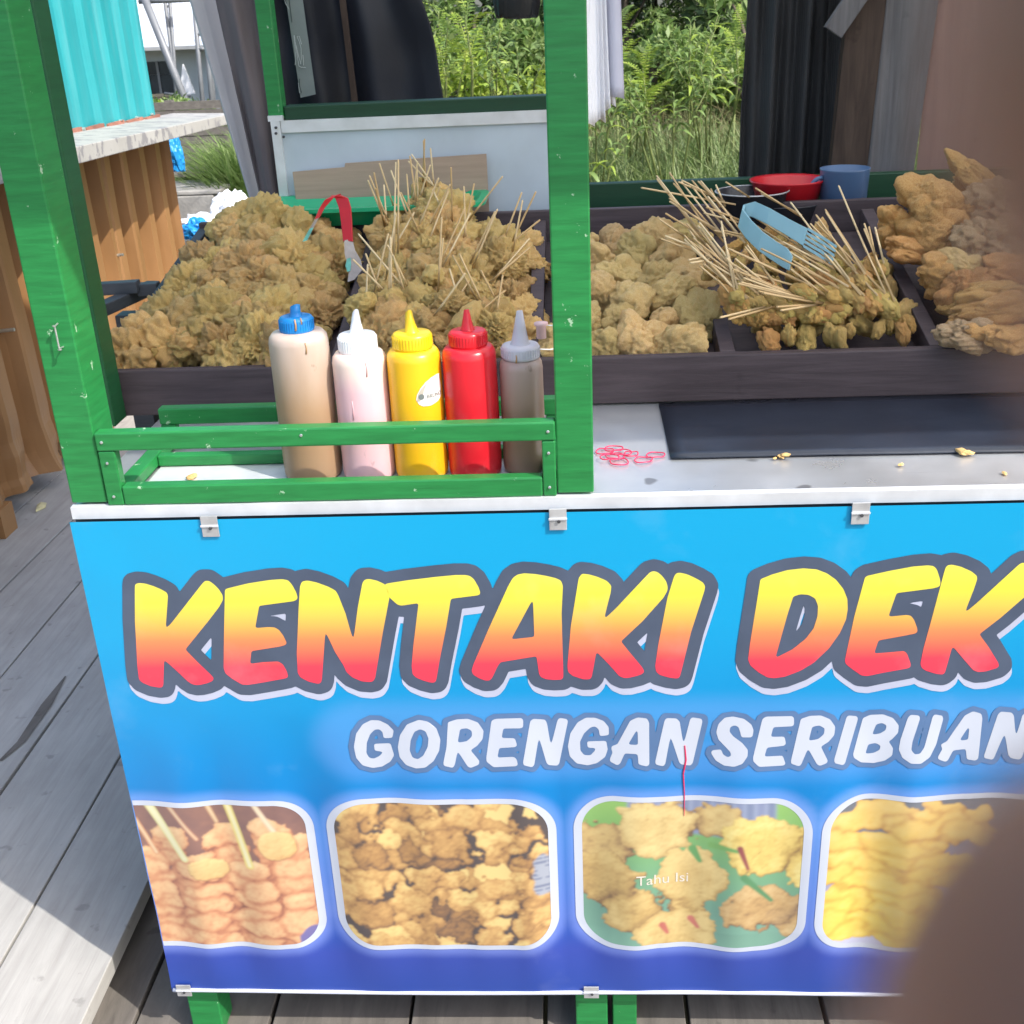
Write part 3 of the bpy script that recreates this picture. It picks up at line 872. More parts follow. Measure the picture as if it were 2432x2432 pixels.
# ---- lettering: outlines in tenths of a millimetre on the sheet (x from the left end, z below the counter)
Z0 = (0, 0)
HEAD = {
 'K1': [[(664,-1044),(677,-997),(731,-984),(805,-994),(901,-1030),(995,-1078),(1063,-1127),(1069,-1174),(1019,-1391),(958,-1655),(1051,-1564),(1540,-1004),(1580,-968),(1630,-969),(1682,-1016),(1738,-1092),(1773,-1177),(1767,-1243),(1701,-1346),(1535,-1543),(1168,-1959),(1303,-2155),(1448,-2347),(1476,-2397),(1456,-2437),(1377,-2472),(1285,-2495),(1223,-2499),(1173,-2484),(1118,-2436),(1003,-2280),(860,-2108),(787,-2489),(768,-2529),(723,-2534),(612,-2511),(507,-2454),(475,-2403),(489,-2203),(576,-1537)]],
 'E1': [[(1813,-1103),(1832,-1085),(2120,-1015),(2411,-971),(2563,-963),(2636,-979),(2678,-1045),(2716,-1148),(2728,-1232),(2702,-1264),(2659,-1278),(2220,-1336),(2124,-1659),(2290,-1646),(2375,-1650),(2430,-1687),(2478,-1781),(2507,-1882),(2488,-1911),(2407,-1935),(2029,-1998),(1985,-2189),(2171,-2164),(2362,-2157),(2417,-2201),(2456,-2311),(2463,-2381),(2444,-2407),(2363,-2426),(2131,-2471),(1916,-2508),(1838,-2503),(1719,-2411),(1643,-2329),(1629,-2249),(1694,-1826)]],
 'N1': [[(2776,-1065),(2809,-1001),(2877,-987),(2991,-1017),(3134,-1081),(3220,-1138),(3246,-1204),(3312,-1469),(3371,-1873),(3477,-1377),(3569,-1034),(3606,-988),(3665,-984),(3754,-1009),(3841,-1057),(3886,-1142),(3891,-1244),(3763,-1744),(3600,-2427),(3569,-2476),(3525,-2486),(3422,-2474),(3307,-2413),(3238,-2332),(3206,-2223),(3118,-2025),(3026,-1716),(2970,-2042),(2901,-2437),(2882,-2487),(2842,-2501),(2724,-2465),(2627,-2403),(2597,-2333),(2619,-2036),(2724,-1364)]],
 'T1': [[(3840,-1067),(3875,-1052),(4126,-1013),(4492,-972),(4741,-951),(4872,-954),(4920,-968),(4967,-1014),(5018,-1126),(5038,-1209),(5020,-1237),(4970,-1245),(4662,-1282),(4578,-1681),(4461,-2163),(4398,-2458),(4378,-2502),(4334,-2507),(4233,-2476),(4134,-2424),(4095,-2374),(4092,-2255),(4135,-1962),(4251,-1335),(4031,-1368),(3982,-1353),(3891,-1250),(3865,-1160)]],
 'A1': [[(5389,-1114),(5451,-1005),(5510,-961),(5592,-944),(5722,-956),(5868,-986),(5981,-1019),(6045,-1053),(6067,-1127),(6041,-1517),(6041,-2186),(6040,-2451),(6017,-2485),(5924,-2489),(5822,-2478),(5755,-2447),(5731,-2398),(5706,-2133),(5239,-2213),(5202,-2272),(5126,-2438),(5090,-2484),(5038,-2487),(4955,-2450),(4881,-2395),(4862,-2336),(4889,-2247),(5111,-1728)], [(5690,-1301),(5392,-1880),(5688,-1848)]],
 'K2': [[(6265,-1021),(6306,-963),(6387,-974),(6497,-1011),(6610,-1068),(6666,-1138),(6657,-1230),(6567,-1616),(6721,-1454),(7095,-1010),(7143,-956),(7184,-944),(7232,-958),(7289,-1013),(7338,-1087),(7360,-1170),(7353,-1225),(7308,-1316),(7049,-1647),(6781,-1931),(6884,-2083),(7051,-2318),(7076,-2377),(7060,-2407),(7001,-2435),(6883,-2469),(6816,-2472),(6757,-2442),(6632,-2273),(6470,-2076),(6403,-2456),(6380,-2486),(6296,-2485),(6162,-2433),(6104,-2373),(6097,-2285),(6152,-1707)]],
 'I1': [[(7434,-1025),(7457,-980),(7505,-972),(7594,-997),(7708,-1058),(7790,-1114),(7818,-1169),(7809,-1233),(7659,-1808),(7537,-2423),(7521,-2478),(7480,-2487),(7387,-2470),(7270,-2429),(7227,-2380),(7215,-2301),(7249,-1992),(7357,-1317)]],
 'D1': [[(8486,-1082),(8619,-1021),(8807,-962),(8996,-942),(9156,-959),(9286,-1016),(9403,-1108),(9500,-1237),(9558,-1375),(9573,-1523),(9563,-1662),(9504,-1848),(9381,-2073),(9206,-2276),(9048,-2390),(8854,-2477),(8723,-2499),(8639,-2488),(8519,-2408),(8416,-2309),(8384,-2221),(8396,-2010),(8470,-1264)], [(8898,-1326),(8985,-1297),(9082,-1308),(9165,-1359),(9207,-1461),(9210,-1609),(9175,-1777),(9086,-1926),(8932,-2076),(8722,-2203),(8776,-1921),(8840,-1584)]],
 'E2': [[(9748,-1079),(9774,-1060),(10035,-997),(10308,-944),(10487,-931),(10558,-944),(10598,-992),(10645,-1112),(10662,-1184),(10650,-1227),(10575,-1247),(10146,-1303),(10076,-1631),(10301,-1610),(10352,-1624),(10393,-1682),(10439,-1791),(10452,-1849),(10433,-1874),(10328,-1897),(9984,-1967),(9946,-2155),(10149,-2138),(10314,-2123),(10354,-2166),(10411,-2312),(10415,-2354),(10388,-2376),(10089,-2435),(9889,-2484),(9815,-2475),(9691,-2378),(9605,-2300),(9592,-2248),(9606,-2112),(9662,-1612)]],
 'K3': [[(10694,-986),(10710,-939),(10764,-927),(10878,-958),(11010,-1024),(11087,-1089),(11093,-1136),(11068,-1280),(10996,-1603),(11131,-1458),(11566,-940),(11604,-917),(11664,-934),(11752,-999),(11833,-1087),(11874,-1183),(11856,-1247),(11718,-1356),(11438,-1676),(11211,-1903),(11347,-2089),(11498,-2328),(11508,-2370),(11485,-2396),(11348,-2445),(11262,-2452),(11201,-2426),(11085,-2288),(10902,-2065),(10851,-2455),(10825,-2480),(10744,-2467),(10609,-2417),(10554,-2373),(10533,-2313),(10548,-2093),(10605,-1678)]],
}
SUB = {
 'G1': [[(3744,-3362),(3625,-3369),(3623,-3273),(3583,-3223),(3521,-3228),(3453,-3300),(3396,-3432),(3375,-3595),(3405,-3675),(3466,-3694),(3544,-3656),(3605,-3588),(3490,-3566),(3488,-3456),(3712,-3450),(3745,-3643),(3686,-3747),(3567,-3827),(3440,-3844),(3306,-3794),(3231,-3668),(3218,-3489),(3268,-3283),(3369,-3139),(3486,-3076),(3596,-3083),(3701,-3148),(3774,-3245)]],
 'O1': [[(4124,-3075),(4244,-3105),(4347,-3208),(4389,-3383),(4360,-3560),(4274,-3722),(4154,-3826),(4028,-3843),(3895,-3794),(3817,-3673),(3806,-3510),(3851,-3319),(3959,-3146)], [(4125,-3220),(4197,-3250),(4232,-3367),(4210,-3499),(4144,-3632),(4065,-3694),(3992,-3669),(3963,-3556),(3989,-3394),(4048,-3263)]],
 'R1': [[(4505,-3117),(4625,-3075),(4771,-3068),(4902,-3127),(4970,-3259),(4949,-3389),(4870,-3491),(4780,-3558),(4889,-3728),(4878,-3788),(4764,-3838),(4728,-3816),(4606,-3568),(4556,-3785),(4528,-3835),(4406,-3798),(4404,-3753),(4462,-3502)], [(4659,-3226),(4751,-3213),(4814,-3257),(4809,-3344),(4739,-3416),(4614,-3439)]],
 'E1': [[(5081,-3101),(5136,-3073),(5480,-3065),(5499,-3091),(5494,-3206),(5464,-3221),(5231,-3224),(5202,-3372),(5378,-3374),(5403,-3482),(5384,-3511),(5163,-3530),(5131,-3680),(5354,-3664),(5389,-3703),(5402,-3793),(5372,-3813),(5074,-3834),(4984,-3744),(4983,-3684)]],
 'N1': [[(5590,-3112),(5632,-3078),(5789,-3095),(5811,-3167),(5849,-3516),(5946,-3111),(5971,-3071),(6074,-3089),(6083,-3127),(5952,-3798),(5926,-3830),(5804,-3811),(5781,-3766),(5696,-3354),(5620,-3795),(5594,-3833),(5476,-3796),(5473,-3749)]],
 'G2': [[(6618,-3349),(6497,-3368),(6486,-3261),(6438,-3208),(6378,-3225),(6292,-3317),(6236,-3447),(6238,-3593),(6286,-3667),(6371,-3674),(6433,-3595),(6439,-3557),(6336,-3550),(6326,-3448),(6581,-3442),(6599,-3582),(6566,-3700),(6455,-3802),(6332,-3837),(6185,-3800),(6095,-3680),(6074,-3518),(6110,-3315),(6210,-3143),(6320,-3072),(6440,-3074),(6548,-3124),(6614,-3219)]],
 'A1': [[(6896,-3122),(6992,-3072),(7112,-3087),(7141,-3153),(7147,-3809),(7115,-3838),(7005,-3807),(6993,-3645),(6823,-3637),(6761,-3805),(6724,-3834),(6627,-3774),(6627,-3730),(6664,-3627),(6645,-3568),(6653,-3524),(6726,-3496)], [(6992,-3238),(6867,-3497),(6997,-3499)]],
 'N2': [[(7339,-3127),(7362,-3085),(7494,-3092),(7538,-3144),(7592,-3519),(7671,-3114),(7694,-3080),(7825,-3107),(7831,-3159),(7721,-3805),(7692,-3849),(7561,-3818),(7541,-3783),(7421,-3358),(7358,-3796),(7335,-3840),(7232,-3809),(7224,-3765)]],
 'S1': [[(8482,-3388),(8341,-3392),(8326,-3321),(8299,-3235),(8251,-3206),(8193,-3234),(8184,-3305),(8234,-3377),(8356,-3478),(8431,-3580),(8430,-3681),(8368,-3797),(8262,-3848),(8130,-3838),(8020,-3764),(7957,-3647),(7967,-3604),(8086,-3585),(8112,-3663),(8173,-3707),(8220,-3679),(8206,-3621),(8144,-3548),(8046,-3432),(8014,-3317),(8039,-3190),(8118,-3092),(8223,-3074),(8365,-3109),(8463,-3195),(8494,-3280)]],
 'E2': [[(8600,-3112),(8645,-3076),(8984,-3069),(9004,-3102),(9008,-3215),(8980,-3223),(8746,-3235),(8718,-3382),(8895,-3378),(8919,-3484),(8902,-3518),(8678,-3545),(8649,-3683),(8886,-3671),(8929,-3802),(8906,-3825),(8585,-3842),(8505,-3754),(8502,-3696)]],
 'R2': [[(9091,-3112),(9205,-3068),(9344,-3064),(9465,-3122),(9538,-3235),(9532,-3362),(9464,-3461),(9370,-3532),(9472,-3749),(9462,-3784),(9370,-3829),(9333,-3800),(9207,-3559),(9131,-3810),(9109,-3838),(9000,-3797),(8997,-3750)], [(9243,-3232),(9331,-3213),(9404,-3256),(9398,-3347),(9332,-3417),(9209,-3444)]],
 'I1': [[(9672,-3096),(9693,-3069),(9810,-3084),(9819,-3132),(9700,-3794),(9678,-3826),(9562,-3787),(9553,-3735)]],
 'B1': [[(9882,-3113),(9971,-3066),(10133,-3060),(10265,-3117),(10347,-3230),(10348,-3343),(10272,-3456),(10238,-3475),(10306,-3584),(10305,-3699),(10218,-3785),(10080,-3827),(9913,-3805),(9812,-3723),(9796,-3665)], [(10060,-3213),(10132,-3191),(10193,-3229),(10188,-3305),(10123,-3355),(10020,-3376)], [(9985,-3524),(10077,-3505),(10146,-3548),(10138,-3617),(10067,-3662),(9957,-3673)]],
 'U1': [[(10450,-3120),(10480,-3070),(10596,-3085),(10606,-3135),(10541,-3473),(10535,-3601),(10583,-3667),(10653,-3659),(10701,-3560),(10762,-3123),(10780,-3073),(10892,-3097),(10903,-3153),(10850,-3533),(10787,-3718),(10680,-3812),(10550,-3811),(10437,-3729),(10378,-3599),(10387,-3443)]],
 'A2': [[(11173,-3100),(11269,-3038),(11376,-3075),(11398,-3145),(11419,-3767),(11393,-3802),(11274,-3780),(11243,-3617),(11082,-3635),(11029,-3787),(10996,-3807),(10897,-3757),(10893,-3719),(10939,-3605),(10908,-3533),(10985,-3491)], [(11251,-3241),(11147,-3487),(11255,-3474)]],
 'N3': [[(11584,-3091),(11613,-3045),(11752,-3060),(11788,-3108),(11856,-3458),(11893,-3095),(11949,-3054),(12049,-3069),(12066,-3111),(11970,-3758),(11939,-3790),(11831,-3766),(11797,-3719),(11707,-3372),(11622,-3769),(11603,-3798),(11493,-3762),(11489,-3725)]],
}
def sdf(polys, X, Z):
    """signed distance (negative inside) to outlines, even-odd"""
    d = np.full(X.shape, 1e9); ins = np.zeros(X.shape, bool)
    for P in polys:
        P = np.array(P, float) * 1e-4
        n = len(P)
        for i in range(n):
            ax, az = P[i]; bx, bz = P[(i + 1) % n]
            ex, ez = bx - ax, bz - az; L = ex * ex + ez * ez + 1e-12
            t = np.clip(((X - ax) * ex + (Z - az) * ez) / L, 0, 1)
            d = np.minimum(d, np.hypot(X - ax - t * ex, Z - az - t * ez))
            c = (az > Z) != (bz > Z)
            xi = ax + (Z - az) / (ez if abs(ez) > 1e-9 else 1e-9) * ex
            ins ^= c & (X < xi)
    return np.where(ins, -d, d)
def iso_mesh(F, xs, zs, lift):
    """filled region F<0 as polygons (marching squares)"""
    nzr, nxr = F.shape
    vid = {}; vs = []; fs = []
    def corner(i, j):
        k = (i, j)
        if k not in vid:
            vid[k] = len(vs); vs.append((xs[i], zs[j]))
        return vid[k]
    def edge(i, j, i2, j2):
        k = (i, j, i2, j2) if (i, j) < (i2, j2) else (i2, j2, i, j)
        if k not in vid:
            a = F[k[1], k[0]]; b = F[k[3], k[2]]; t = a / (a - b)
            vid[k] = len(vs); vs.append((xs[k[0]] + t * (xs[k[2]] - xs[k[0]]), zs[k[1]] + t * (zs[k[3]] - zs[k[1]])))
        return vid[k]
    S = F < 0
    act = S[:-1, :-1] | S[1:, :-1] | S[:-1, 1:] | S[1:, 1:]
    for j, i in zip(*np.nonzero(act)):
        cs = [(i, j), (i + 1, j), (i + 1, j + 1), (i, j + 1)]
        poly = []
        for k in range(4):
            a = cs[k]; b = cs[(k + 1) % 4]
            sa = S[a[1], a[0]]; sb = S[b[1], b[0]]
            if sa: poly.append(corner(*a))
            if sa != sb: poly.append(edge(*a, *b))
        if len(poly) > 2: fs.append(tuple(poly))
    return [(x - .95, by(x, z, lift), z + BH) for x, z in vs], fs
def face_mat(name, stops, z0, z1):
    g = N(name)
    tc = g.n("ShaderNodeTexCoord"); sp = g.n("ShaderNodeSeparateXYZ"); g.l(tc.outputs["Object"], sp.inputs[0])
    mr = g.n("ShaderNodeMapRange"); mr.inputs[1].default_value = z0 + BH; mr.inputs[2].default_value = z1 + BH
    g.l(sp.outputs["Z"], mr.inputs[0])
    c = g.ramp(mr.outputs[0], stops)
    f = g.noise(g.coord(), 6, 5, .6)
    g.base(g.mix(g.ramp(f, [(.56, (0, 0, 0)), (.85, (.18,) * 3)]), c, (.70, .70, .70)))
    g.set(Roughness=.42)
    return g.m
M['head_face'] = face_mat('letter_blend', [(0, lin((222, 56, 78))), (.20, lin((224, 60, 78))), (.45, lin((214, 130, 80))), (.66, lin((218, 186, 78))), (.80, lin((218, 206, 68))), (1, lin((222, 212, 82)))], -.256, -.094)
M['sub_face'] = plain('white_letter_print', (.47, .50, .57), .42, .04, 6, 0)
M['outline'] = plain('grey_outline_print', lin((72, 82, 100)), .45, .12, 14, 0)
M['outline_sub'] = plain('pale_grey_outline_print', lin((84, 112, 150)), .45, .10, 14, 0)
M['shadow'] = plain('white_shadow_print', (.42, .44, .55), .45, .06, 6, 0)
RES = .0016
def word(keys, table, grow, shift, lifts, outl, resl=RES):
    P = [np.array(q, float) * 1e-4 for k in keys for q in table[k]]
    A = np.concatenate(P); m = grow + .02
    gx = np.arange(A[:, 0].min() - m, min(A[:, 0].max() + m, BW - .004), resl); gz = np.arange(A[:, 1].min() - m, A[:, 1].max() + m, resl)
    GX, GZ = np.meshgrid(gx, gz)
    U = np.full(GX.shape, 1e9)
    for k in keys:
        B = np.concatenate([np.array(q, float) * 1e-4 for q in table[k]])
        i0 = max(0, int((B[:, 0].min() - m - gx[0]) / resl)); i1 = int((B[:, 0].max() + m - gx[0]) / resl) + 2
        j0 = max(0, int((B[:, 1].min() - m - gz[0]) / resl)); j1 = int((B[:, 1].max() + m - gz[0]) / resl) + 2
        sub = (slice(j0, j1), slice(i0, i1))
        D = sdf(table[k], GX[sub], GZ[sub])
        U[sub] = np.minimum(U[sub], D)
        # the coloured face, slightly rounded at its corners
        Dr = D.copy()
        for _ in range(2):
            q = np.pad(Dr, 1, mode='edge'); Dr = (q[:-2, 1:-1] + q[2:, 1:-1] + q[1:-1, :-2] + q[1:-1, 2:] + 2 * Dr) / 6
        vs, fs = iso_mesh(Dr, gx[sub[1]], gz[sub[0]], lifts[0])
        b = MB(); b.v = vs; b.f = fs
        o = link('letter', b.mesh('letter', M['head_face'] if table is HEAD else M['sub_face']), ban)
        for p in o.data.polygons: p.use_smooth = True
    vs, fs = iso_mesh(U - grow, gx, gz, lifts[1]); b = MB(); b.v = vs; b.f = fs
    link('letter_outline', b.mesh('letter_outline', outl), ban)
    if shift:
        k1 = [(x + shift[0], y_ + .0002, z + shift[1]) for x, y_, z in vs]
        b = MB(); b.v = [(x, by(x + .95, z - BH, lifts[2]), z) for x, _, z in k1]; b.f = fs
        link('letter_shadow', b.mesh('letter_shadow', M['shadow']), ban)
word(['K1', 'E1', 'N1', 'T1', 'A1', 'K2', 'I1'], HEAD, .0160, (.0012, -.0098), (.0010, .0007, .0004), M['outline'])
word(['D1', 'E2', 'K3'], HEAD, .0160, (.0012, -.0098), (.0010, .0007, .0004), M['outline'])
word(['G1', 'O1', 'R1', 'E1', 'N1', 'G2', 'A1', 'N2'], SUB, .0075, None, (.0010, .0007), M['outline_sub'])
word(['S1', 'E2', 'R2', 'I1', 'B1', 'U1', 'A2', 'N3'], SUB, .0075, None, (.0010, .0007), M['outline_sub'])

# ---- the four printed food photographs with their white borders
def sheet_grid(f, step=.0013):
    x0, x1, z0, z1, r = f
    x0c = max(x0, .0015)
    gx = np.linspace(x0c, x1, int((x1 - x0c) / step)); gz = np.linspace(z0, z1, int((z1 - z0) / step))
    return np.meshgrid(gx, gz)
def blobs(X, Z, spec, seed, warp=.004, rough=.35):
    """height map of overlapping lumps; spec rows: x z rx rz height"""
    r = np.random.default_rng(seed)
    wx = (fbm(X, Z, 55, seed + 50, 4) - .5) * warp * 2; wz = (fbm(X, Z, 55, seed + 90, 4) - .5) * warp * 2
    H = np.full(X.shape, -1.0); ID = np.zeros(X.shape, int)
    for i, row in enumerate(spec):
        cx, cz, rx, rz, h = row[:5]; an = row[5] if len(row) > 5 else 0; ca, sa = math.cos(an), math.sin(an)
        dx = X + wx - cx; dz = Z + wz - cz
        d = np.hypot((dx * ca + dz * sa) / rx, (dz * ca - dx * sa) / rz)
        h_ = h + np.sqrt(np.clip(1 - d * d, 0, 1)) * .5 * min(rx, rz) / .02
        h_ = np.where(d < 1, h_, -1)
        ID = np.where(h_ > H, i + 1, ID); H = np.maximum(H, h_)
    det = fbm(X, Z, 90, seed + 7, 5, .6)
    det = .45 * det + .33 * nub(X, Z, 95, seed) + .22 * nub(X, Z, 210, seed + 1)
    return H, ID, det
def shade(H, det, k, amp):
    G = H * .014 + det * amp
    gz, gx = np.gradient(G, .0013)
    n = np.stack([-gx * k, -gz * k, np.ones_like(G)], -1); n /= np.linalg.norm(n, axis=-1, keepdims=True)
    L = np.array((-.35, .65, .68)); L /= np.linalg.norm(L)
    return np.clip((n @ L), 0, 1)
def boxblur(A, k):
    for ax in (0, 1):
        P = np.pad(A, [(k + 1, k) if a == ax else (0, 0) for a in (0, 1)], mode='edge'); S = np.cumsum(P, axis=ax)
        n = A.shape[ax]; hi = np.take(S, np.arange(2 * k + 1, 2 * k + 1 + n), axis=ax); lo = np.take(S, np.arange(0, n), axis=ax)
        A = (hi - lo) / (2 * k + 1)
    return A
def seams(ID, k=3):
    E = np.zeros(ID.shape)
    E[:, 1:] += ID[:, 1:] != ID[:, :-1]; E[1:] += ID[1:] != ID[:-1]
    return np.clip(boxblur(boxblur(np.minimum(E, 1), k), k) * 2.4, 0, 1)
def worley(X, Z, s, seed):
    r = np.random.default_rng(seed).random((64, 64, 2)); u = X * s; v = Z * s; i = np.floor(u).astype(int); j = np.floor(v).astype(int)
    F = np.full(X.shape, 9.)
    for a in (-1, 0, 1):
        for b_ in (-1, 0, 1):
            q = r[(i + a) % 64, (j + b_) % 64]; F = np.minimum(F, np.hypot(i + a + q[..., 0] - u, j + b_ + q[..., 1] - v))
    return F
def nub(X, Z, s, seed):
    w = (fbm(X, Z, s * .6, seed + 3, 3) - .5) * .9 / s
    return np.sqrt(np.clip(1 - (worley(X + w, Z - w, s, seed) / .95) ** 2, 0, 1))
def relief(H, k=6):
    G = np.where(H < -.5, H.min() if H.min() > -.5 else -.2, H)
    return np.clip(.5 + .9 * (G - boxblur(boxblur(G, k), k)), 0, 1)
def pal(t, cols):
    t = np.clip(t, 0, 1); A = np.array([lin(c) for c in cols]); p = np.linspace(0, 1, len(cols))
    return np.stack([np.interp(t, p, A[:, k]) for k in range(3)], -1)
def put(m, c, base): return base * (1 - m[..., None]) + c * m[..., None]
def seg(X, Z, a, b, w0, w1):
    ex, ez = b[0] - a[0], b[1] - a[1]; t = np.clip(((X - a[0]) * ex + (Z - a[1]) * ez) / (ex * ex + ez * ez), 0, 1)
    return np.hypot(X - a[0] - t * ex, Z - a[1] - t * ez) - (w0 + (w1 - w0) * t), t
def pic1(X, Z):
    det = fbm(X, Z * 1.5, 40, 11, 5, .6)
    c = pal(.30 + .5 * (det - .5), [(110, 70, 70), (150, 100, 80), (190, 140, 110)])
    sp = []
    r = np.random.default_rng(4)
    for cx, w, top in ((.010, .030, -.545), (.078, .040, -.545), (.152, .036, -.560), (.215, .034, -.52), (.045, .028, -.50), (.12, .03, -.50), (.19, .03, -.487)):
        z = top
        while z > -.71:
            sp.append((cx + (top - z) * .05 + r.normal(0, .004), z, w * (.75 + .35 * r.random()), .013 + .011 * r.random(), .4 + .8 * r.random() - (0 if top < -.51 else .6), r.uniform(-.45, .45))); z -= .010 + .016 * r.random()
    H, ID, det = blobs(X, Z, sp, 21, .010)
    sh = shade(H, det, .35, .006)
    body = pal(sh * .45 + .42 * relief(H, 7) + .45 * (det - .45) - .25 * seams(ID, 2), [(120, 62, 42), (180, 104, 66), (216, 146, 96), (240, 196, 140), (252, 226, 180)])
    c = put((H > -.9).astype(float), body, c)
    for a, b, w0, w1, col in (((.022, -.44), (.062, -.535), .007, .006, (236, 226, 150)), ((.133, -.44), (.153, -.55), .0055, .006, (240, 214, 90)), ((.05, -.44), (.085, -.50), .004, .003, (196, 120, 80)), ((.105, -.44), (.115, -.475), .004, .003, (200, 140, 90)), ((.170, -.44), (.195, -.49), .004, .004, (226, 190, 160)), ((-.0, -.47), (.02, -.53), .004, .004, (214, 130, 70))):
        d, t = seg(X, Z, a, b, w0, w1); c = put(1 - smooth(-.001, .001, d), pal(.5 - d / .012 + 0 * t, [tuple(v * .75 for v in col), col, (250, 244, 200)]), c)
    H, ID, det = blobs(X, Z, [(.095, -.556, .030, .020, 1), (.198, -.515, .028, .026, 1)], 31, .005)
    c = put((H > -.9).astype(float), pal(shade(H, det, .35, .006) + .2 * (det - .5), [(150, 90, 50), (220, 170, 100), (248, 222, 150)]), c)
    d = np.hypot((X - .243) / .035, (Z + .70) / .035) - 1 + .5 * (fbm(X, Z, 50, 3) - .5)
    c = put(1 - smooth(-.05, .05, d), pal(.5 + 0 * X, [(90, 80, 150), (120, 110, 170)]), c)
    return c
def pic2(X, Z):
    r = np.random.default_rng(8); sp = []
    for k in range(170):
        z = -.436 - .27 * (k / 170); s = (.008 + .020 * r.random() ** 2 + .005 * (k / 170))
        sp.append((.27 + .32 * r.random(), z + r.normal(0, .006), s * 1.15, s, 1.0 * (k / 170) - .1 + .5 * r.random()))
    H, ID, det = blobs(X, Z, sp, 41, .017)
    sh = shade(H, det, .55, .010)
    tint = np.array([0] + [x for x in r.normal(0, .17, 170)])[ID]
    c = pal(sh * .45 + .55 * relief(H, 8) + .5 * (det - .5) + tint + .04 - .24 * seams(ID, 2), [(70, 42, 22), (132, 88, 42), (186, 134, 64), (222, 172, 94), (244, 212, 130)])
    c = np.where((H < -.9)[..., None], np.array(lin((66, 48, 44))), c)
    d = rbox(X, Z, .556, .62, -.60, -.535, .01) + .02 * (fbm(X, Z, 40, 6) - .5)
    pap = put((np.sin(Z * 900) > .2).astype(float) * (vnoise(X, Z, 160, 5) > .35), np.array(lin((110, 120, 150))), np.zeros_like(c) + np.array(lin((170, 176, 190))))
    c = put((1 - smooth(-.002, .002, d)), pap, c)
    return c
def pic3(X, Z):
    c = pal((-.435 - Z) / .26, [(150, 200, 90), (120, 180, 90), (110, 170, 120), (105, 160, 135), (120, 175, 150)])
    m = (1 - smooth(-.004, .004, rbox(X, Z, .685, .885, -.50, -.43, .004)))
    c = put(m, pal(.5 + .4 * np.sin(X * 220), [(110, 125, 160), (150, 162, 190), (128, 140, 176)]), c)
    for sp, seed, cols in (([(.655, -.515, .045, .036, .4), (.725, -.490, .055, .048, .8), (.80, -.475, .035, .03, .3)], 61, [(80, 56, 30), (160, 120, 66), (214, 178, 104), (240, 214, 140)]),
                     ([(.868, -.515, .056, .052, .8), (.925, -.53, .03, .05, .5)], 62, [(110, 74, 30), (190, 150, 60), (238, 206, 104), (252, 236, 150)]),
                     ([(.655, -.580, .050, .048, .8), (.770, -.575, .050, .060, 1.4), (.690, -.635, .045, .042, 1.3), (.755, -.665, .062, .042, 1.8)], 63, [(76, 54, 24), (150, 110, 52), (206, 168, 90), (236, 206, 130)]),
                     ([(.875, -.620, .055, .042, .8), (.925, -.645, .03, .03, .6)], 64, [(70, 48, 26), (150, 110, 60), (206, 164, 96), (232, 200, 140)])):
        H, ID, det = blobs(X, Z, sp, seed, .018)
        sh = shade(H, det, .4, .011)
        c = put((H > -.9).astype(float), pal(sh * .50 + .45 * relief(H, 12) + .40 * (det - .45) + .04 - .55 * seams(ID, 4) + np.array([0, -.10, .08, -.03, .12, 0])[np.minimum(ID, 5)], cols), c)
    for a, b, w, col in (((.845, -.565), (.885, -.61), .005, (70, 140, 80)), ((.80, -.515), (.835, -.52), .005, (110, 170, 80)), ((.775, -.525), (.785, -.545), .006, (90, 160, 80)), ((.838, -.515), (.850, -.55), .004, (150, 50, 50)), ((.735, -.66), (.742, -.675), .005, (200, 100, 80)), ((.775, -.65), (.785, -.665), .005, (206, 110, 90))):
        d, t = seg(X, Z, a, b, w, w * .5); c = put(1 - smooth(-.001, .0015, d), np.zeros_like(c) + np.array(lin(col)), c)
    return c
def pic4(X, Z):
    c = pal((-.435 - Z) / .27 + .2 * (X - .95), [(92, 98, 108), (110, 116, 126), (150, 150, 180), (196, 198, 222), (206, 206, 230)])
    r = np.random.default_rng(9); sp = []
    for k in range(34):
        v = k / 34; z = -.462 - .215 * v + r.normal(0, .008); wd = .10 * (1 - .45 * abs(v - .3))
        sp.append((1.045 + r.uniform(-1, 1) * wd - (.03 if v > .6 else 0), z, r.uniform(.045, .075), r.uniform(.015, .025), 1.6 * v + r.uniform(-.25, .25), r.uniform(-.55, .30)))
    H, ID, det = blobs(X, Z, sp, 71, .013)
    det = .5 * det + .5 * fbm(X * .5, Z, 90, 77, 5)
    sh = shade(H, det, .30, .006)
    t = np.clip((-.45 - Z) / .2, 0, 1)
    sh = sh * .45 + .42 * relief(H, 6) + .10 - .40 * seams(ID, 2)
    b1 = pal(sh + .45 * (det - .45), [(150, 96, 34), (206, 148, 60), (240, 196, 96), (252, 224, 140)])
    b2 = pal(sh + .4 * (det - .45), [(190, 130, 20), (232, 182, 30), (250, 214, 70), (254, 236, 130)])
    c = put((H > -.9).astype(float), b1 * (1 - t[..., None]) + b2 * t[..., None], c)
    return c
MB().tube([(x, by(x, z, .0012), z) for x, z in ((.761, -.352), (.763, -.375), (.760, -.398), (.762, -.43), (.7625, -.468))], [.0009, .0012, .0009, .0007, .0004], 6).build('red_drip', M['rubber'], ban)
M['photo'] = print_mat('photo_print', .4)
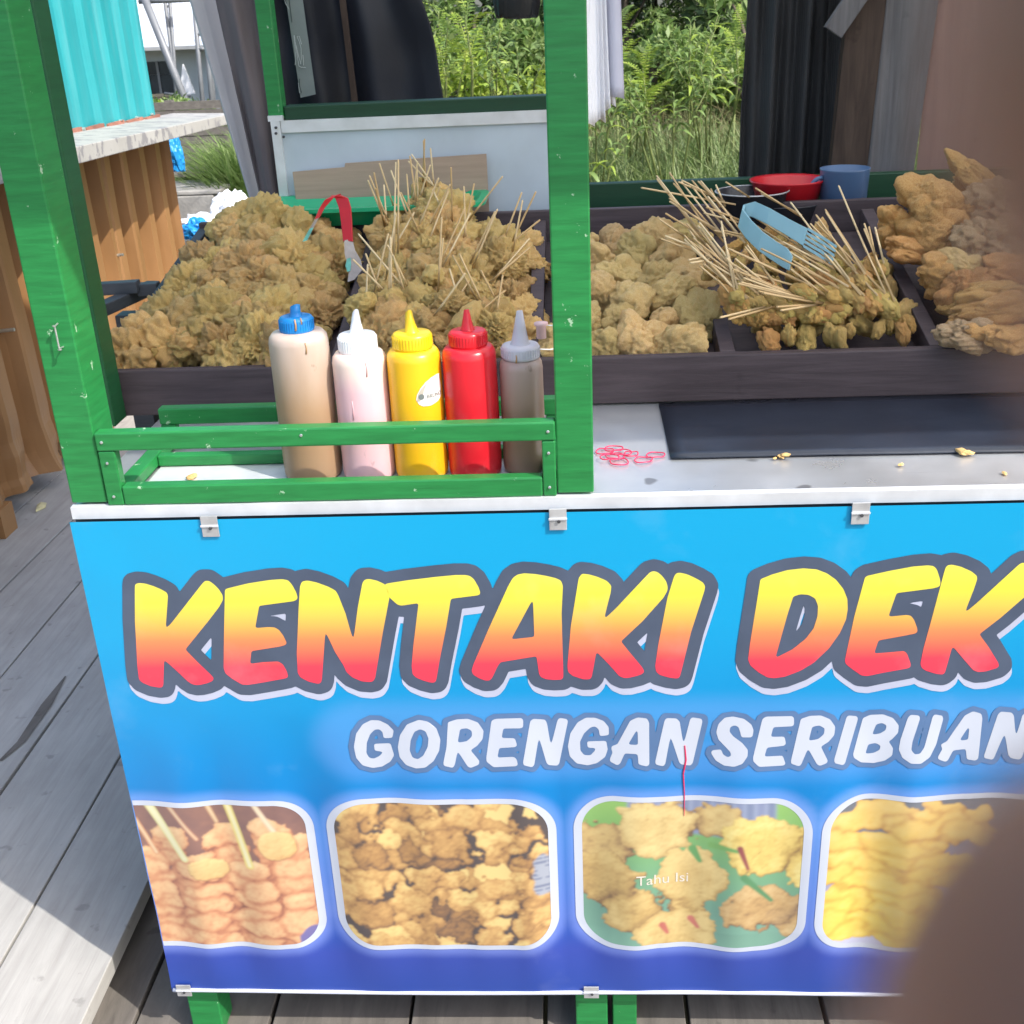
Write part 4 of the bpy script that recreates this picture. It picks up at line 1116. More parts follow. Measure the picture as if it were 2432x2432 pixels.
for f, fn, cut in zip(FRAMES, (pic1, pic2, pic3, pic4), range(4)):
    x0, x1, z0, z1, r = f
    # white border, a rounded ring
    gx = np.arange(max(x0, .0015) - (.0 if x0 < 0 else .002), x1 + .002, .0016); gz = np.arange(z0 - .002, z1 + .002, .0016)
    GX, GZ = np.meshgrid(gx, gz)
    Do = rbox(GX, GZ, *f); Di = rbox(GX, GZ, x0 + .0115, x1 - .0115, z0 + .0085, z1 - .0085, r - .010)
    vs, fs = iso_mesh(np.maximum(Do, -Di), gx, gz, .0006)
    b = MB(); b.v = vs; b.f = fs
    link('photo_border', b.mesh('photo_border', M['sub_face']), ban)
    inner = (x0 + .0105, x1 - .0105, z0 + .0075, z1 - .0075, r - .009)
    GX, GZ = sheet_grid(inner)
    rgb = fn(GX, GZ)
    rgb = np.stack([boxblur(rgb[..., k], 1) for k in range(3)], -1) * .64 + .055
    D = rbox(GX, GZ, *inner)
    nzr, nxr = GX.shape
    V = np.stack([GX.ravel() - .95, np.array([by(a, b_, .0003) for a, b_ in zip(GX.ravel(), GZ.ravel())]), GZ.ravel() + BH], 1)
    ii = np.arange(nzr - 1)[:, None] * nxr + np.arange(nxr - 1)[None, :]
    inside = (D[:-1, :-1] < .0005) & (D[1:, 1:] < .0005) & (D[1:, :-1] < .0005) & (D[:-1, 1:] < .0005)
    F4 = np.stack([ii, ii + 1, ii + nxr + 1, ii + nxr], -1)[inside]
    me = np_mesh('food_photo', V, F4, M['photo'], True); col_attr(me, rgb.reshape(-1, 3))
    link('food_photo', me, ban)
vs, fs = text_polys('Tahu Isi', .0235)
b = MB(); b.v = [(.697 + x - .95, by(.697 + x, -.583 + y, .0008), -.583 + y + BH) for x, y, z in vs]; b.f = fs
link('photo_caption', b.mesh('photo_caption', plain('caption_print', (.62, .56, .48), .45, .05)), ban)

# ------------------------------------------------------------------ fried food heaps
def fritter_mesh(name, mat, seed, big=12, small=70, hb=.42, hs=.17, sub=5, squash=(1, 1, .8), lump=.35, flake=.0):
    """a lump of batter: rounded nubs of two sizes over an uneven core"""
    r = np.random.default_rng(seed)
    bm = bmesh.new(); bmesh.ops.create_icosphere(bm, subdivisions=sub, radius=1)
    off = Vector((seed * 3.7, seed * 1.3, seed * 5.1))
    P = np.array([v.co for v in bm.verts]); P /= np.linalg.norm(P, axis=1, keepdims=True)
    wob = np.array([tuple(noise.noise_vector(v.co * 2.2 + off)) for v in bm.verts])
    Q = P + .16 * wob; Q /= np.linalg.norm(Q, axis=1, keepdims=True)
    R = .74 + np.array([lump * noise.noise(v.co * 1.1 + off) for v in bm.verts])
    def nubs(n, w0, w1, h):
        D = r.normal(size=(n, 3)); D /= np.linalg.norm(D, axis=1, keepdims=True)
        w = r.uniform(w0, w1, n); hh = h * r.uniform(.45, 1.15, n)
        ang = np.arccos(np.clip(Q @ D.T, -1, 1)) / w
        return (hh * np.sqrt(np.clip(1 - ang ** 2, 0, 1))).max(axis=1)
    R = R + nubs(big, .42, .75, hb)
    R = R + nubs(small, .16, .32, hs)
    R = R + nubs(small * 4, .06, .14, hs * .38)
    if flake:
        R = R + flake * np.array([(1 - 2.4 * abs(noise.noise(v.co * 3.6 + noise.noise_vector(v.co * 2.5) * .5 + off))) + .55 * (1 - 2.4 * abs(noise.noise(v.co * 8.5 + off))) for v in bm.verts])
    V = P * np.array(squash) * R[:, None]
    for v, c in zip(bm.verts, V): v.co = c
    me = bpy.data.meshes.new(name); bm.to_mesh(me); bm.free()
    me.materials.append(mat)
    me.polygons.foreach_set("use_smooth", [True] * len(me.polygons))
    return me
FR = [fritter_mesh('mushroom_fritter', M['fritter'], s, 12, 70, .56, .15, 5, (1.12, .98, .86), .38, .17 if s % 2 else .32) for s in range(1, 9)]
RD = [fritter_mesh('round_fritter', M['fritter_round'], s, 9, 60, .36, .09, 5, (1.1, .94, .86), .34, .085) for s in range(11, 17)]
SKF = [fritter_mesh('fritter', M['fritter'], s, 12, 60, .42, .16, 4, (.85, .8, 1.35), .3, .11) for s in range(21, 25)]
SKY = [fritter_mesh('fritter', M['fritter_yellow'], s, 12, 80, .38, .18, 4, (.8, .8, 1.5),   .3, .11) for s in range(31, 34)]
SKO = [fritter_mesh('fritter', M['fritter_orange'], s, 12, 80, .38, .18, 4, (.8, .8, 1.45), .3, .12) for s in range(41, 44)]
CK = [fritter_mesh('fried_chicken', M['chicken'], s, 7, 60, .46, .12, 5, (1.18, .9, .8), .30, .075) for s in range(51, 57)]
CP = [fritter_mesh('noodle_fritter', M['chicken_pale'], s, 10, 130, .36, .20, 5, (1, .95, .82), .3, .15) for s in range(61, 63)]

rr = random.Random(5)
def zone(u, v):
    return ('front', 'middle', 'rear')[min(2, int(max(0, v) * 3))] + ' ' + ('left', 'centre', 'right')[min(2, int(max(0, u) * 3))]
def heap(meshes, name, x0, x1, y0, y1, step, size, prof, label, cat, group, under=True, drop=0):
    rows = int((y1 - y0) / step); n = 0
    for j in range(rows + 1):
        y = y0 + (y1 - y0) * j / max(1, rows)
        cols = max(1, int((x1 - x0) / step))
        for i in range(cols + 1):
            x = x0 + (x1 - x0) * (i + (.5 if j % 2 else 0)) / (cols + .5)
            x += rr.uniform(-.3, .3) * step; yy = y + rr.uniform(-.3, .3) * step
            h = prof(min(1, max(0, (x - x0) / (x1 - x0))), min(1, max(0, (yy - y0) / (y1 - y0))))
            if h is None or rr.random() < drop: continue
            s = size * rr.uniform(.70, 1.30)
            levels = [h - s * .55 + rr.uniform(-.15, .2) * s]
            if under and h > s * 1.9: levels.append(h - s * 2.0)
            for hz in levels:
                z = tz(yy, max(hz, -.034 + s * .55))
                o = link(name, rr.choice(meshes), None, (x, yy, z), (rr.uniform(-.9, .9), rr.uniform(-.9, .9), rr.uniform(0, 6.28)), (s, s * rr.uniform(.88, 1.1), s * rr.uniform(.9, 1.15)))
                tag(o, label % (('large ' if s > size * 1.1 else 'small ' if s < size * .9 else '') , zone((x - x0) / (x1 - x0), (yy - y0) / (y1 - y0))), cat, group); n += 1
    return n
def prof1(u, v):
    if u < .03 + .13 * v and v > .15: return None
    side = min(1, max(0, (1 - u) * 4.2 + .12)) * min(1, .20 + u * 2.2)
    return (.014 + .036 * v ** .8) * side + .001
n1 = heap(FR, 'mushroom_fritter', -.052, .212, .416, .780, .0390, .0305, prof1, '%sfrilly golden fritter in the leftmost heap, at its %s', 'fritter', 'mushroom fritters in the leftmost compartment')
def prof2(u, v):
    c = math.exp(-((u - .42 + .1 * v) / .40) ** 2)
    return .004 + (.026 + .036 * v) * c
n2 = heap(FR, 'battered_fritter', .318, .540, .392, .745, .0385, .0280, prof2, '%sgolden battered fritter under the upright skewers, at the %s of that heap', 'fritter', 'loose fritters under the upright skewers')
def prof3(u, v):
    return .016 + .014 * v * min(1, 4 * u + .5)
n3 = heap(RD, 'round_fritter', .612, .814, .408, .715, .052, .0350, prof3, '%spale round fritter in the heap beside the middle post, at its %s', 'fritter', 'round fritters beside the middle post', True, .03)
def prof4(u, v):
    if u < .05 + .05 * (1 - v) or (v > .8 and u > .8): return None
    return .004 + .012 * max(0, 1 - v * 3) + .008 * math.sin(math.pi * min(1, max(0, u)))
n4 = heap(SKO + SKY + SKY + SKF, 'skewer_fritter', .868, 1.122, .378, .73, .032, .0135, prof4, '%syellow fritter lying under the slanting skewers, at the %s of that compartment', 'fritter', 'loose fritters under the slanting skewers', False)

# ---- skewers: a thin stick with its fritter
def stick_mesh():
    b = MB().tube([(0, 0, 0), (0, 0, .5), (0, 0, .985), (0, 0, 1)], [.0016, .0016, .0015, .0008], 7)
    return b.mesh('stick', M['stick'], (0, 0, 0), True)
STK = stick_mesh()
def skewer(A, B, frs, s, label, group, tailin=.035, name='fritter_skewer', drop=0):
    A = Vector(A); B = Vector(B); d = (A - B); L = d.length; d.normalize()
    if frs is None:
        o = link('bamboo_skewer', STK, None, B, d.to_track_quat('Z', 'Y').to_euler(), (1, 1, L))
        return tag(o, label.replace('fritter skewer', 'bamboo skewer'), 'skewer', group)
    o = bpy.data.objects.new(name, None); COL.objects.link(o); o.empty_display_size = .02
    o.location = B - d * tailin; o.rotation_euler = d.to_track_quat('Z', 'Y').to_euler()
    tag(o, label, 'skewer', group)
    link('stick', STK, o, (0, 0, 0), (0, 0, rr.uniform(0, 6)), (1, 1, L + tailin))
    dl = o.rotation_euler.to_matrix().inverted() @ Vector((0, 0, -drop))
    link('fritter', rr.choice(frs), o, (dl.x, dl.y, dl.z + .012), (rr.uniform(-.2, .2), rr.uniform(-.2, .2), rr.uniform(0, 6)), (s, s, s))
S2 = [(2895,6741,2920,3132,6973,2071),(2959,7668,3071,3141,7778,2272),(3510,6203,3292,3432,5862,1794),(3474,7845,3158,3558,7679,2247),(3666,8372,3348,3617,8597,2476),(3740,8699,3179,3765,8652,2490),(3429,8384,3122,3907,8300,2402),(4295,6712,3080,4238,6884,2049),(4514,6456,2804,4520,6168,1870),(5127,6957,2871,4479,7166,2119),(5068,5520,2535,4614,5507,1706),(5459,6405,2680,5118,6292,1901),(5484,5988,2623,5294,5943,1814),(5745,6288,2251,5175,6118,1858),(5611,5158,2030,4941,4867,1546),(2948,5117,2339,3727,4652,1492),(3140,4558,2138,3304,4631,1487),(3466,4857,2369,3184,4638,1489),(3517,4730,2344,3488,4473,1448),(3592,4962,2644,3325,5028,1586),(3595,4307,2150,3685,4605,1481),(4234,6697,2706,3860,6218,1883),(4104,6519,2943,3619,6580,1973),(3792,8085,2962,3538,8134,2360),(4576,5695,2559,4096,5282,1649),(4313,4740,2610,4195,4572,1472),(4477,4368,2109,4833,4291,1402),(3163,7568,2962,3469,7249,2140),(2914,6817,2983,3144,7093,2101),(3398,7828,2855,3435,7563,2218),(3561,8002,2981,3538,8003,2328),(4031,7304,2700,3814,7531,2210),(3934,5305,1795,4090,5077,1598),(4661,4852,1606,4500,4407,1431),(4898,4235,1895,5083,4370,1422),(5229,4150,1835,5125,3946,1316),(4711,3783,1954,4179,3844,1291),(5260,4212,1592,4832,3918,1309),(4368,4830,1809,4489,4553,1468),(3469,6445,2746,3749,6570,1970),(3889,7373,2644,4176,7009,2080),(3650,6598,2395,3334,6372,1921),(3117,4793,1928,3090,4547,1466),(3061,7331,2756,3106,6975,2072),(4284,5013,2243,4172,4970,1572)]
for p in S2 + [[v + rr.randint(-140, 140) * (1 if k < 3 else .9) + (rr.randint(-160, 160) if k == 0 else 0) for k, v in enumerate(q)] for q in S2[:34:2]]:
    A = [v * 1e-4 for v in p[:3]]; B = [v * 1e-4 for v in p[3:]]
    skewer(A, B, SKF + FR[:2], .0185 if rr.random() < .6 else .021, 'fritter skewer %s in the %s of the heap behind the sauce bottles' % ('leaning left' if A[0] < B[0] - .012 else 'leaning right' if A[0] > B[0] + .012 else 'standing upright', zone((B[0] - .29) / .26, (B[1] - .37) / .42)), 'upright skewers behind the sauce bottles')
S4 = [(7422,7083,2424,8626,6957,2128),(7709,7454,2511,8181,6349,1898),(7960,7897,2547,8362,6254,1909),(7982,7325,2448,8505,6095,1840),(8060,7272,2470,8658,7246,2144),(8264,7328,2422,8672,6190,1879),(8404,7412,2453,8812,6586,1992),(8608,7285,2335,8701,7035,2080),(8848,7261,2443,9159,7189,2184),(7852,6478,2282,8522,5978,1861),(7825,5920,2129,8319,5810,1776),(7631,5810,2124,8067,5769,1761),(7624,5255,1914,8135,5168,1666),(7993,4322,1717,8392,4767,1607),(8119,5871,1957,8282,5449,1756),(8106,5823,1951,8681,3099,1119),(8153,4462,1638,8847,2915,1052),(8642,6990,2251,8927,5727,1833),(8382,6189,2124,8930,6237,1893),(8575,5417,2026,8640,3891,1374),(8485,5664,1937,9597,5107,1661),(8063,5097,1894,8920,3656,1279),(8070,4842,1826,8805,3610,1209),(8250,5476,1966,8657,4492,1467),(8235,5650,2025,8732,4167,1422),(7985,5237,1899,8588,3915,1341),(8563,4501,1704,9355,2573,968),(8691,4126,1607,9777,3145,1102),(8861,4808,1836,9382,3237,1174),(8882,4246,1545,10164,3196,1147),(8840,4049,1533,9721,3002,1114),(8924,5040,1817,9174,4061,1404),(9403,3987,1658,10063,2962,1087),(8989,6025,2054,10016,4456,1461),(9460,5059,1840,10052,4652,1504),(9380,6838,2297,9880,6661,1974),(8370,2719,1273,9251,2291,984),(8592,3580,1565,9910,2471,1008),(8922,3355,1468,9925,2423,1008),(9085,2817,1349,9838,2511,1026),(8353,3907,1553,8685,3125,1112),(8249,5146,1818,8752,3431,1199),(8645,4446,1654,9215,3574,1262),(9554,5482,1966,10060,4709,1551),(9801,5320,1897,10444,3610,1215),(9787,6380,2214,10281,4195,1395),(10009,5812,1965,10636,3602,1211),(10305,6110,2087,10535,4330,1443),(10140,6048,2057,10370,4803,1580),(10641,6849,2377,10749,5629,1729),(10683,5524,1889,10834,3110,1107),(10816,5669,1964,10826,4870,1550),(10927,5430,1944,10917,4750,1514),(9306,4996,1753,10060,3663,1328),(9092,4773,1806,10021,4026,1356),(8629,4596,1828,9670,3816,1360),(8243,4506,1713,9078,3571,1210)]
SA = np.array(S4) * 1e-4
ax0, ay0, az0, bx0, by0, bz0 = np.percentile(SA, 8, axis=0); ax1, ay1, az1, bx1, by1, bz1 = np.percentile(SA, 92, axis=0)
S4 = S4 + [[v + d for v, d in zip(q, (dx + rr.randint(-30, 30), dy + rr.randint(-30, 30), rr.randint(0, 90), dx + rr.randint(-60, 60), dy + rr.randint(-60, 60), 20))] for q in S4 for dx, dy in ((rr.randint(-110, 150), rr.randint(-120, 120)),) if rr.random() < .75]
for p in S4:
    A = [v * 1e-4 for v in p[:3]]; B = [v * 1e-4 for v in p[3:]]
    B[1] = max(B[1], .396); A[2] += .016; B[2] = max(B[2], tz(B[1], .030)) + .022
    front = B[1] < .48
    frs = (SKO + SKY) if front else (SKY + SKF)
    if not front:
        B = [b_ - .30 * (a_ - b_) for a_, b_ in zip(A, B)]; B[1] = max(B[1], .37); B[2] = max(B[2], tz(B[1], .040))
    skewer(A, B, frs if front else None, .0135, '%s slanting fritter skewer, tip at %s, lower end at %s of its compartment' % ('long' if (Vector(A) - Vector(B)).length > .17 else 'short', zone((A[0] - ax0) / (ax1 - ax0), (A[1] - ay0) / (ay1 - ay0)), zone((B[0] - bx0) / (bx1 - bx0), (B[1] - by0) / (by1 - by0))), 'slanting skewers right of the round fritters', .006, drop=.017)

# ---- chicken and big fritters in the rightmost compartment
BIG = [
 ((1.1964, 0.5916, 0.2257), .050, 'CK', (.5, .2, .4), (1, 1.1, 1.25), 'big crispy orange brown fried chicken piece at the top of its heap'),
 ((1.1418, 0.6087, 0.2000), .030, 'CK', (.2, .9, 1.0), (1, 1, 1), 'small dark brown fried chicken piece left of the big top piece'),
 ((1.1866, 0.5572, 0.1872), .045, 'CK', (.1, .2, 2.2), (1, 1, 1), 'brown chicken piece just under the big top piece'),
 ((1.2630, 0.5291, 0.1802), .045, 'CP', (.3, .2, .9), (1.2, 1, 1), 'pale crinkly noodle fritter behind the chicken pieces'),
 ((1.2034, 0.4576, 0.1623), .030, 'RD', (.2, .3, -.7), (1.1, .8, .8), 'smooth pale oval fritter in the middle of the chicken heap'),
 ((1.1797, 0.4767, 0.1471), .036, 'CK', (.4, .2, .3), (1, 1, 1), 'chicken piece with a pale bone end in the middle left of its heap'),
 ((1.2258, 0.4074, 0.1298), .045, 'CK', (.2, .1, 2.8), (1.2, .9, .75), 'long flat fried chicken strip lying across the heap'),
 ((1.2303, 0.3701, 0.1155), .045, 'CK', (.1, .2, 3.0), (1.3, .85, .7), 'long ridged chicken strip nearest the front board'),
 ((1.2035, 0.4457, 0.1294), .040, 'CK', (.5, .6, 1.3), (1, 1, 1), 'rounded chicken piece below the pale oval fritter'),
 ((1.1848, 0.3345, 0.0916), .032, 'CP', (.1, .2, .3), (1.2, .8, .8), 'small ragged pale fritter scrap against the front board'),
 ((1.2330, 0.3244, 0.0891), .036, 'CK', (.2, .2, .4), (1.2, .9, .75), 'flat brown chicken piece against the front board'),
 ((1.2788, 0.4484, 0.1500), .042, 'CK', (.3, .1, .2), (1.2, .9, .8), 'chicken piece at the right edge of the picture'),
 ((1.2816, 0.6511, 0.2506), .045, 'CK', (.3, .6, .2), (1.3, .9, .8), 'reddish chicken piece sticking up at the rear of the heap'),
 ((1.3033, 0.5824, 0.2235), .050, 'CP', (.3, .3, .4), (1, 1, 1), 'pale fluffy fritter at the rear right of the heap'),
 ((1.2528, 0.5955, 0.2067), .042, 'CK', (.2, .3, 1.4), (1, 1, 1), 'chicken piece between the big top piece and the noodle fritter'),
 ((1.1564, 0.5583, 0.1674), .034, 'CK', (.1, .3, .2), (1.2, .9, .75), 'thin brown chicken flap low on the left of the heap'),
]
for k, (p, s, kind, rot, sc, lab) in enumerate(BIG):
    ms = {'CK': CK, 'CP': CP, 'RD': RD}[kind]
    nm = {'CK': 'fried_chicken', 'CP': 'noodle_fritter', 'RD': 'oval_fritter'}[kind]
    o = link(nm, ms[k % len(ms)], None, p, rot, tuple(s * q for q in sc))
    tag(o, lab, 'fried food', 'fried pieces in the rightmost compartment')
def prof5(u, v):
    if u < .10 + .12 * v: return None
    return .012 + .045 * v * min(1, 3 * u)
heap(CK + CK + CP[:1], 'fried_chicken', 1.185, 1.60, .412, .77, .058, .036, prof5, '%sorange brown fried piece in the rightmost heap, at its %s', 'fried food', 'fried pieces in the rightmost compartment')

# ------------------------------------------------------------------ tongs
def ribbon(b, pts, w, side, th=.0012):
    """strip of given widths along a path; side = unit vector across"""
    S = Vector(side).normalized(); k = len(b.v); n = len(pts)
    ws = w if isinstance(w, (list, tuple)) else [w] * n
    for i, p in enumerate(pts):
        p = Vector(p); d = (Vector(pts[min(i + 1, n - 1)]) - Vector(pts[max(i - 1, 0)])).normalized(); q = d.cross(S).normalized()
        for sx, sz in ((-1, -1), (1, -1), (1, 1), (-1, 1)):
            b.v.append(tuple(p + S * (ws[i] / 2 * sx) + q * (th / 2 * sz)))
    for i in range(n - 1):
        for j in range(4):
            a = k + i * 4 + j; c = k + i * 4 + (j + 1) % 4
            b.f.append((a, c, c + 4, a + 4))
    b.f.append((k + 3, k + 2, k + 1, k)); e = k + (n - 1) * 4
    b.f.append((e, e + 1, e + 2, e + 3))
    return b
tg = thing('tongs', (0.2511, 0.6400, 0.1948), 'worn metal tongs with red handle stuck in the leftmost fritter heap', 'tongs')
SD = (.9, .35, .2)
SD2 = (1, -.15, 0)
apex = (0.2366, 0.6600, 0.2708)
left = [(0.2366, 0.6600, 0.2708), (0.2266, 0.6550, 0.2677), (0.2135, 0.6500, 0.2534), (0.2039, 0.6450, 0.2373), (0.1943, 0.6400, 0.2229), (0.1821, 0.6320, 0.2031)]
right = [(0.2366, 0.6600, 0.2708), (0.2459, 0.6600, 0.2662), (0.2506, 0.6550, 0.2513), (0.2529, 0.6450, 0.2304), (0.2552, 0.6300, 0.2001)]
rtip = [(0.2555, 0.6305, 0.2035), (0.2581, 0.6200, 0.1854), (0.2650, 0.6120, 0.1693), (0.2672, 0.6070, 0.1553), (0.2590, 0.6000, 0.1413)]
ribbon(MB(), left[:4], [.018, .017, .011, .008], SD, .003).build('handle', M['red_plastic'], tg, bevel=.0008)
ribbon(MB(), left[2:], [.008, .007, .007, .009], SD, .0014).build('arm', M['tongs_metal'], tg)
ribbon(MB(), [left[4], left[5]], [.0075, .0085], SD, .0024).build('worn_paint', M['tongs_teal'], tg)
ribbon(MB(), right, [.018, .022, .021, .019, .017], SD2, .004).build('handle', M['red_plastic'], tg, bevel=.0008)
ribbon(MB(), rtip, [.014, .018, .024, .024, .012], (.9, .3, .2), .0016).build('arm', M['tongs_metal'], tg)
ribbon(MB(), [(0.2583, 0.6050, 0.1779), (0.2569, 0.6020, 0.1673), (0.2571, 0.6000, 0.1572)], [.006, .010, .005], (.9, .3, .2), .0016).build('worn_paint', M['tongs_teal'], tg)

bt = thing('tongs', (0.8908, 0.5593, 0.2377), 'pale blue plastic tongs lying on the slanting skewers', 'tongs')
ar1 = [(0.8946, 0.5750, 0.2366), (0.8890, 0.5553, 0.2287), (0.8978, 0.5329, 0.2161), (0.9128, 0.5053, 0.2022), (0.9301, 0.4850, 0.1912), (0.9450, 0.4681, 0.1829), (0.9517, 0.4590, 0.1767)]
ar2 = [(0.8946, 0.5750, 0.2366), (0.9098, 0.5675, 0.2397), (0.9296, 0.5453, 0.2322), (0.9550, 0.5241, 0.2189), (0.9801, 0.5037, 0.2058), (1.0010, 0.4854, 0.1943), (1.0168, 0.4671, 0.1847)]
UP = (.25, .35, .9)
ribbon(MB(), ar1, [.020, .028, .029, .029, .029, .029, .022], UP, .0042).build('arm', M['blue_plastic'], bt, bevel=.0006)
ribbon(MB(), ar2[:5], [.020, .024, .024, .024, .027], UP, .0042).build('arm', M['blue_plastic'], bt, bevel=.0006)
sb = MB()
for k in range(5):
    f_ = (k - 2) * .0066
    q = [Vector(p) + Vector(UP).normalized() * f_ for p in ar2[4:]]
    ribbon(sb, q, [.0040, .0046, .0036], UP, .0022)
sb.build('slotted_end', M['blue_plastic'], bt)

# ------------------------------------------------------------------ things at the rear of the tray
gt_ = thing('plastic_tray', (.30, .90, .20), 'green plastic tray behind the fritters against the white panel', 'plastic tray')
def traymesh(x0, x1, y0, y1, z, h, r, flare=.02):
    def loop(gx, zz, rr_):
        pts = []
        for cx, cy, a0 in ((x1 - rr_ + gx, y1 - rr_ + gx, 0), (x0 + rr_ - gx, y1 - rr_ + gx, 90), (x0 + rr_ - gx, y0 + rr_ - gx, 180), (x1 - rr_ + gx, y0 + rr_ - gx, 270)):
            for k in range(6):
                a = rad(a0 + k * 18); pts.append((cx + rr_ * math.cos(a), cy + rr_ * math.sin(a), zz))
        return pts
    rings = [loop(-.012, z, r), loop(flare * .6, z + h * .75, r), loop(flare, z + h, r), loop(flare + .012, z + h, r), loop(flare + .012, z + h - .006, r)]
    b = MB(); n = len(rings[0])
    for q in rings: b.v += q
    for i in range(len(rings) - 1):
        for j in range(n):
            a = i * n + j; c = i * n + (j + 1) % n
            b.f.append((a, c, c + n, a + n))
    b.f.append(tuple(range(n)))
    return b
traymesh(.060, .440, .800, .915, .196, .036, .04).build('tray_body', M['green_plastic'], gt_, smooth=False, solid=.002)
cbm = MB()
cbm.prism([(.105, .130), (.470, .130), (.470, .297), (.205, .290), (.203, .283), (.104, .278)], .930, .934)
cb = cbm.build('cardboard_sheet', M['cardboard'], None, solid=0)
tag(cb, 'brown corrugated cardboard sheet leaning on the white rear panel', 'cardboard')
# red basin, black pans, mug
def vessel(name, c, prof, mat, label, cat, n=40):
    b = MB().lathe(prof, (0, 0, 0), n)
    me = b.mesh(name, M[mat], (0, 0, 0), True)
    o = link(name, me, None, c)
    return tag(o, label, cat)
vessel('basin', (1.022, .912, .172), [(.040, 0), (.050, .004), (.064, .055), (.069, .060), (.069, .063), (.063, .060), (.048, .010), (.01, .007)], 'red_plastic', 'round red plastic basin behind the black pan', 'basin')
pn = thing('pan', (.950, .862, .172), 'black pan with a shiny rim in front of the red basin', 'pan')
MB().lathe([(.048, 0), (.056, .004), (.062, .048), (.065, .050), (.065, .052), (.060, .050), (.054, .008), (.01, .006)], (.950, .862, .172), 40).build('pan_body', M['pan'], pn, smooth=True)
MB().tube([(0.950 + .0650 * math.cos(t), .862 + .0650 * math.sin(t), .2232) for t in [k * math.pi / 20 for k in range(41)]], .0014, 6, False).build('rim', M['steel'], pn, smooth=True)
pn2 = vessel('pan', (1.010, .872, .166), [(.050, 0), (.058, .004), (.064, .030), (.066, .032), (.066, .034), (.060, .031), (.054, .008), (.01, .006)], 'pan', 'second low black pan between the mug and the first pan', 'pan')
MC = (1.118, .885, .166)
mg = thing('mug', MC, 'slate blue plastic mug with handle standing on the rear of the tray', 'mug')
MB().lathe([(.036, 0), (.040, .003), (.0435, .085), (.0445, .088), (.0425, .088), (.038, .010), (.005, .006)], MC, 44).build('mug_body', M['mug'], mg, smooth=True)
MB().tube([(MC[0] - .041 - .022 * math.sin(t) ** .8, MC[1] - .012, MC[2] + .016 + .058 * (1 - math.cos(t)) / 2) for t in [max(1e-3, k * math.pi / 12) for k in range(12)] + [math.pi - 1e-3]], .0042, 8).build('handle', M['mug'], mg, smooth=True)

# ------------------------------------------------------------------ ground, deck
def soil(u, v):
    x = -60 + 120 * u; y = -6 + 150 * v
    def st(a, b, t): t = min(1, max(0, (t - a) / (b - a))); return t * t * (3 - 2 * t)
    return (x, y, -1.34 + .47 * st(4.9, 6.1, y) + (.10 * noise.noise(Vector((x * .5, y * .5, 0))) if y > 4.7 else 0))
b = MB()
ys = [-40, -6, 2] + [4 + .25 * i for i in range(40)] + [16, 22, 40, 90, 220]
xsg = [-160, -60, -20] + [-8 + .5 * i for i in range(40)] + [14, 30, 80, 160]
for y in ys:
    for x in xsg:
        b.v.append(soil((x + 60) / 120, (y + 6) / 150))
nxg = len(xsg)
for j in range(len(ys) - 1):
    for i in range(nxg - 1):
        a = j * nxg + i; b.f.append((a, a + 1, a + nxg + 1, a + nxg))
tag(b.build('ground', M['soil'], None, smooth=True, org=(0, 0, 0)), kind='structure')

deck = bpy.data.objects.new('deck', None); COL.objects.link(deck); deck.location = (-.9, 1, -1.0); WORLD['deck'] = (-.9, 1, -1.0)
tag(deck, kind='structure')
lines = [(-1.895, .03), (-1.645, .03), (-1.402, .027), (-1.159, .0245), (-.891, .0), (-.660, -.008), (-.431, -.0137), (-.227, -.0106)]
g_ = .0035
def plank(l0, l1, y0, y1, z, th, gap=g_, name='plank', m='deck', par=None):
    b = MB(); vs = []; n = 26
    for k in range(n + 1):
        y = y0 + (y1 - y0) * k / n
        wob = .0022 * noise.noise(Vector((y * 3, l0[0] * 9, 0))); wob2 = .0022 * noise.noise(Vector((y * 3, l1[0] * 9, 5)))
        xa = l0[0] + l0[1] * y + gap + wob; xb = l1[0] + l1[1] * y - gap + wob2
        zz = z + .003 * noise.noise(Vector((y * .8, l0[0] * 5, 2)))
        vs += [(xa, y, zz - th), (xb, y, zz - th), (xb, y, zz), (xa, y, zz)]
    fs = []
    for k in range(n):
        for j in range(4):
            a = k * 4 + j; c = k * 4 + (j + 1) % 4
            fs.append((a, c, c + 4, a + 4))
    fs.append((3, 2, 1, 0)); e = n * 4; fs.append((e, e + 1, e + 2, e + 3))
    b.add(vs, fs)
    return b.build(name, M[m], par or deck, bevel=.002)
for i in range(len(lines) - 1):
    plank(lines[i], lines[i + 1], -2.6, 4.55, -1.0 - .002 * (i % 2), .036)
lowl = [(-.40, .0), (-.186, .0), (.06, .0), (.31, .0), (.55, .0), (.80, .0), (1.04, .0), (1.29, .0), (1.53, .0), (1.78, .0), (2.0, .0)]
for i in range(len(lowl) - 1):
    plank(lowl[i], lowl[i + 1], -2.6, 4.5, -1.090 - .0015 * (i % 3), .036, m='deck_side')  # darker joist wood on the lower planks imitates shade under the cart
for y in (-2.2, -.9, .55, 1.9, 3.2, 4.3):
    MB().box((-1.95, y, -1.21), (2.0, y + .08, -1.130)).build('joist', M['deck_side'], deck)
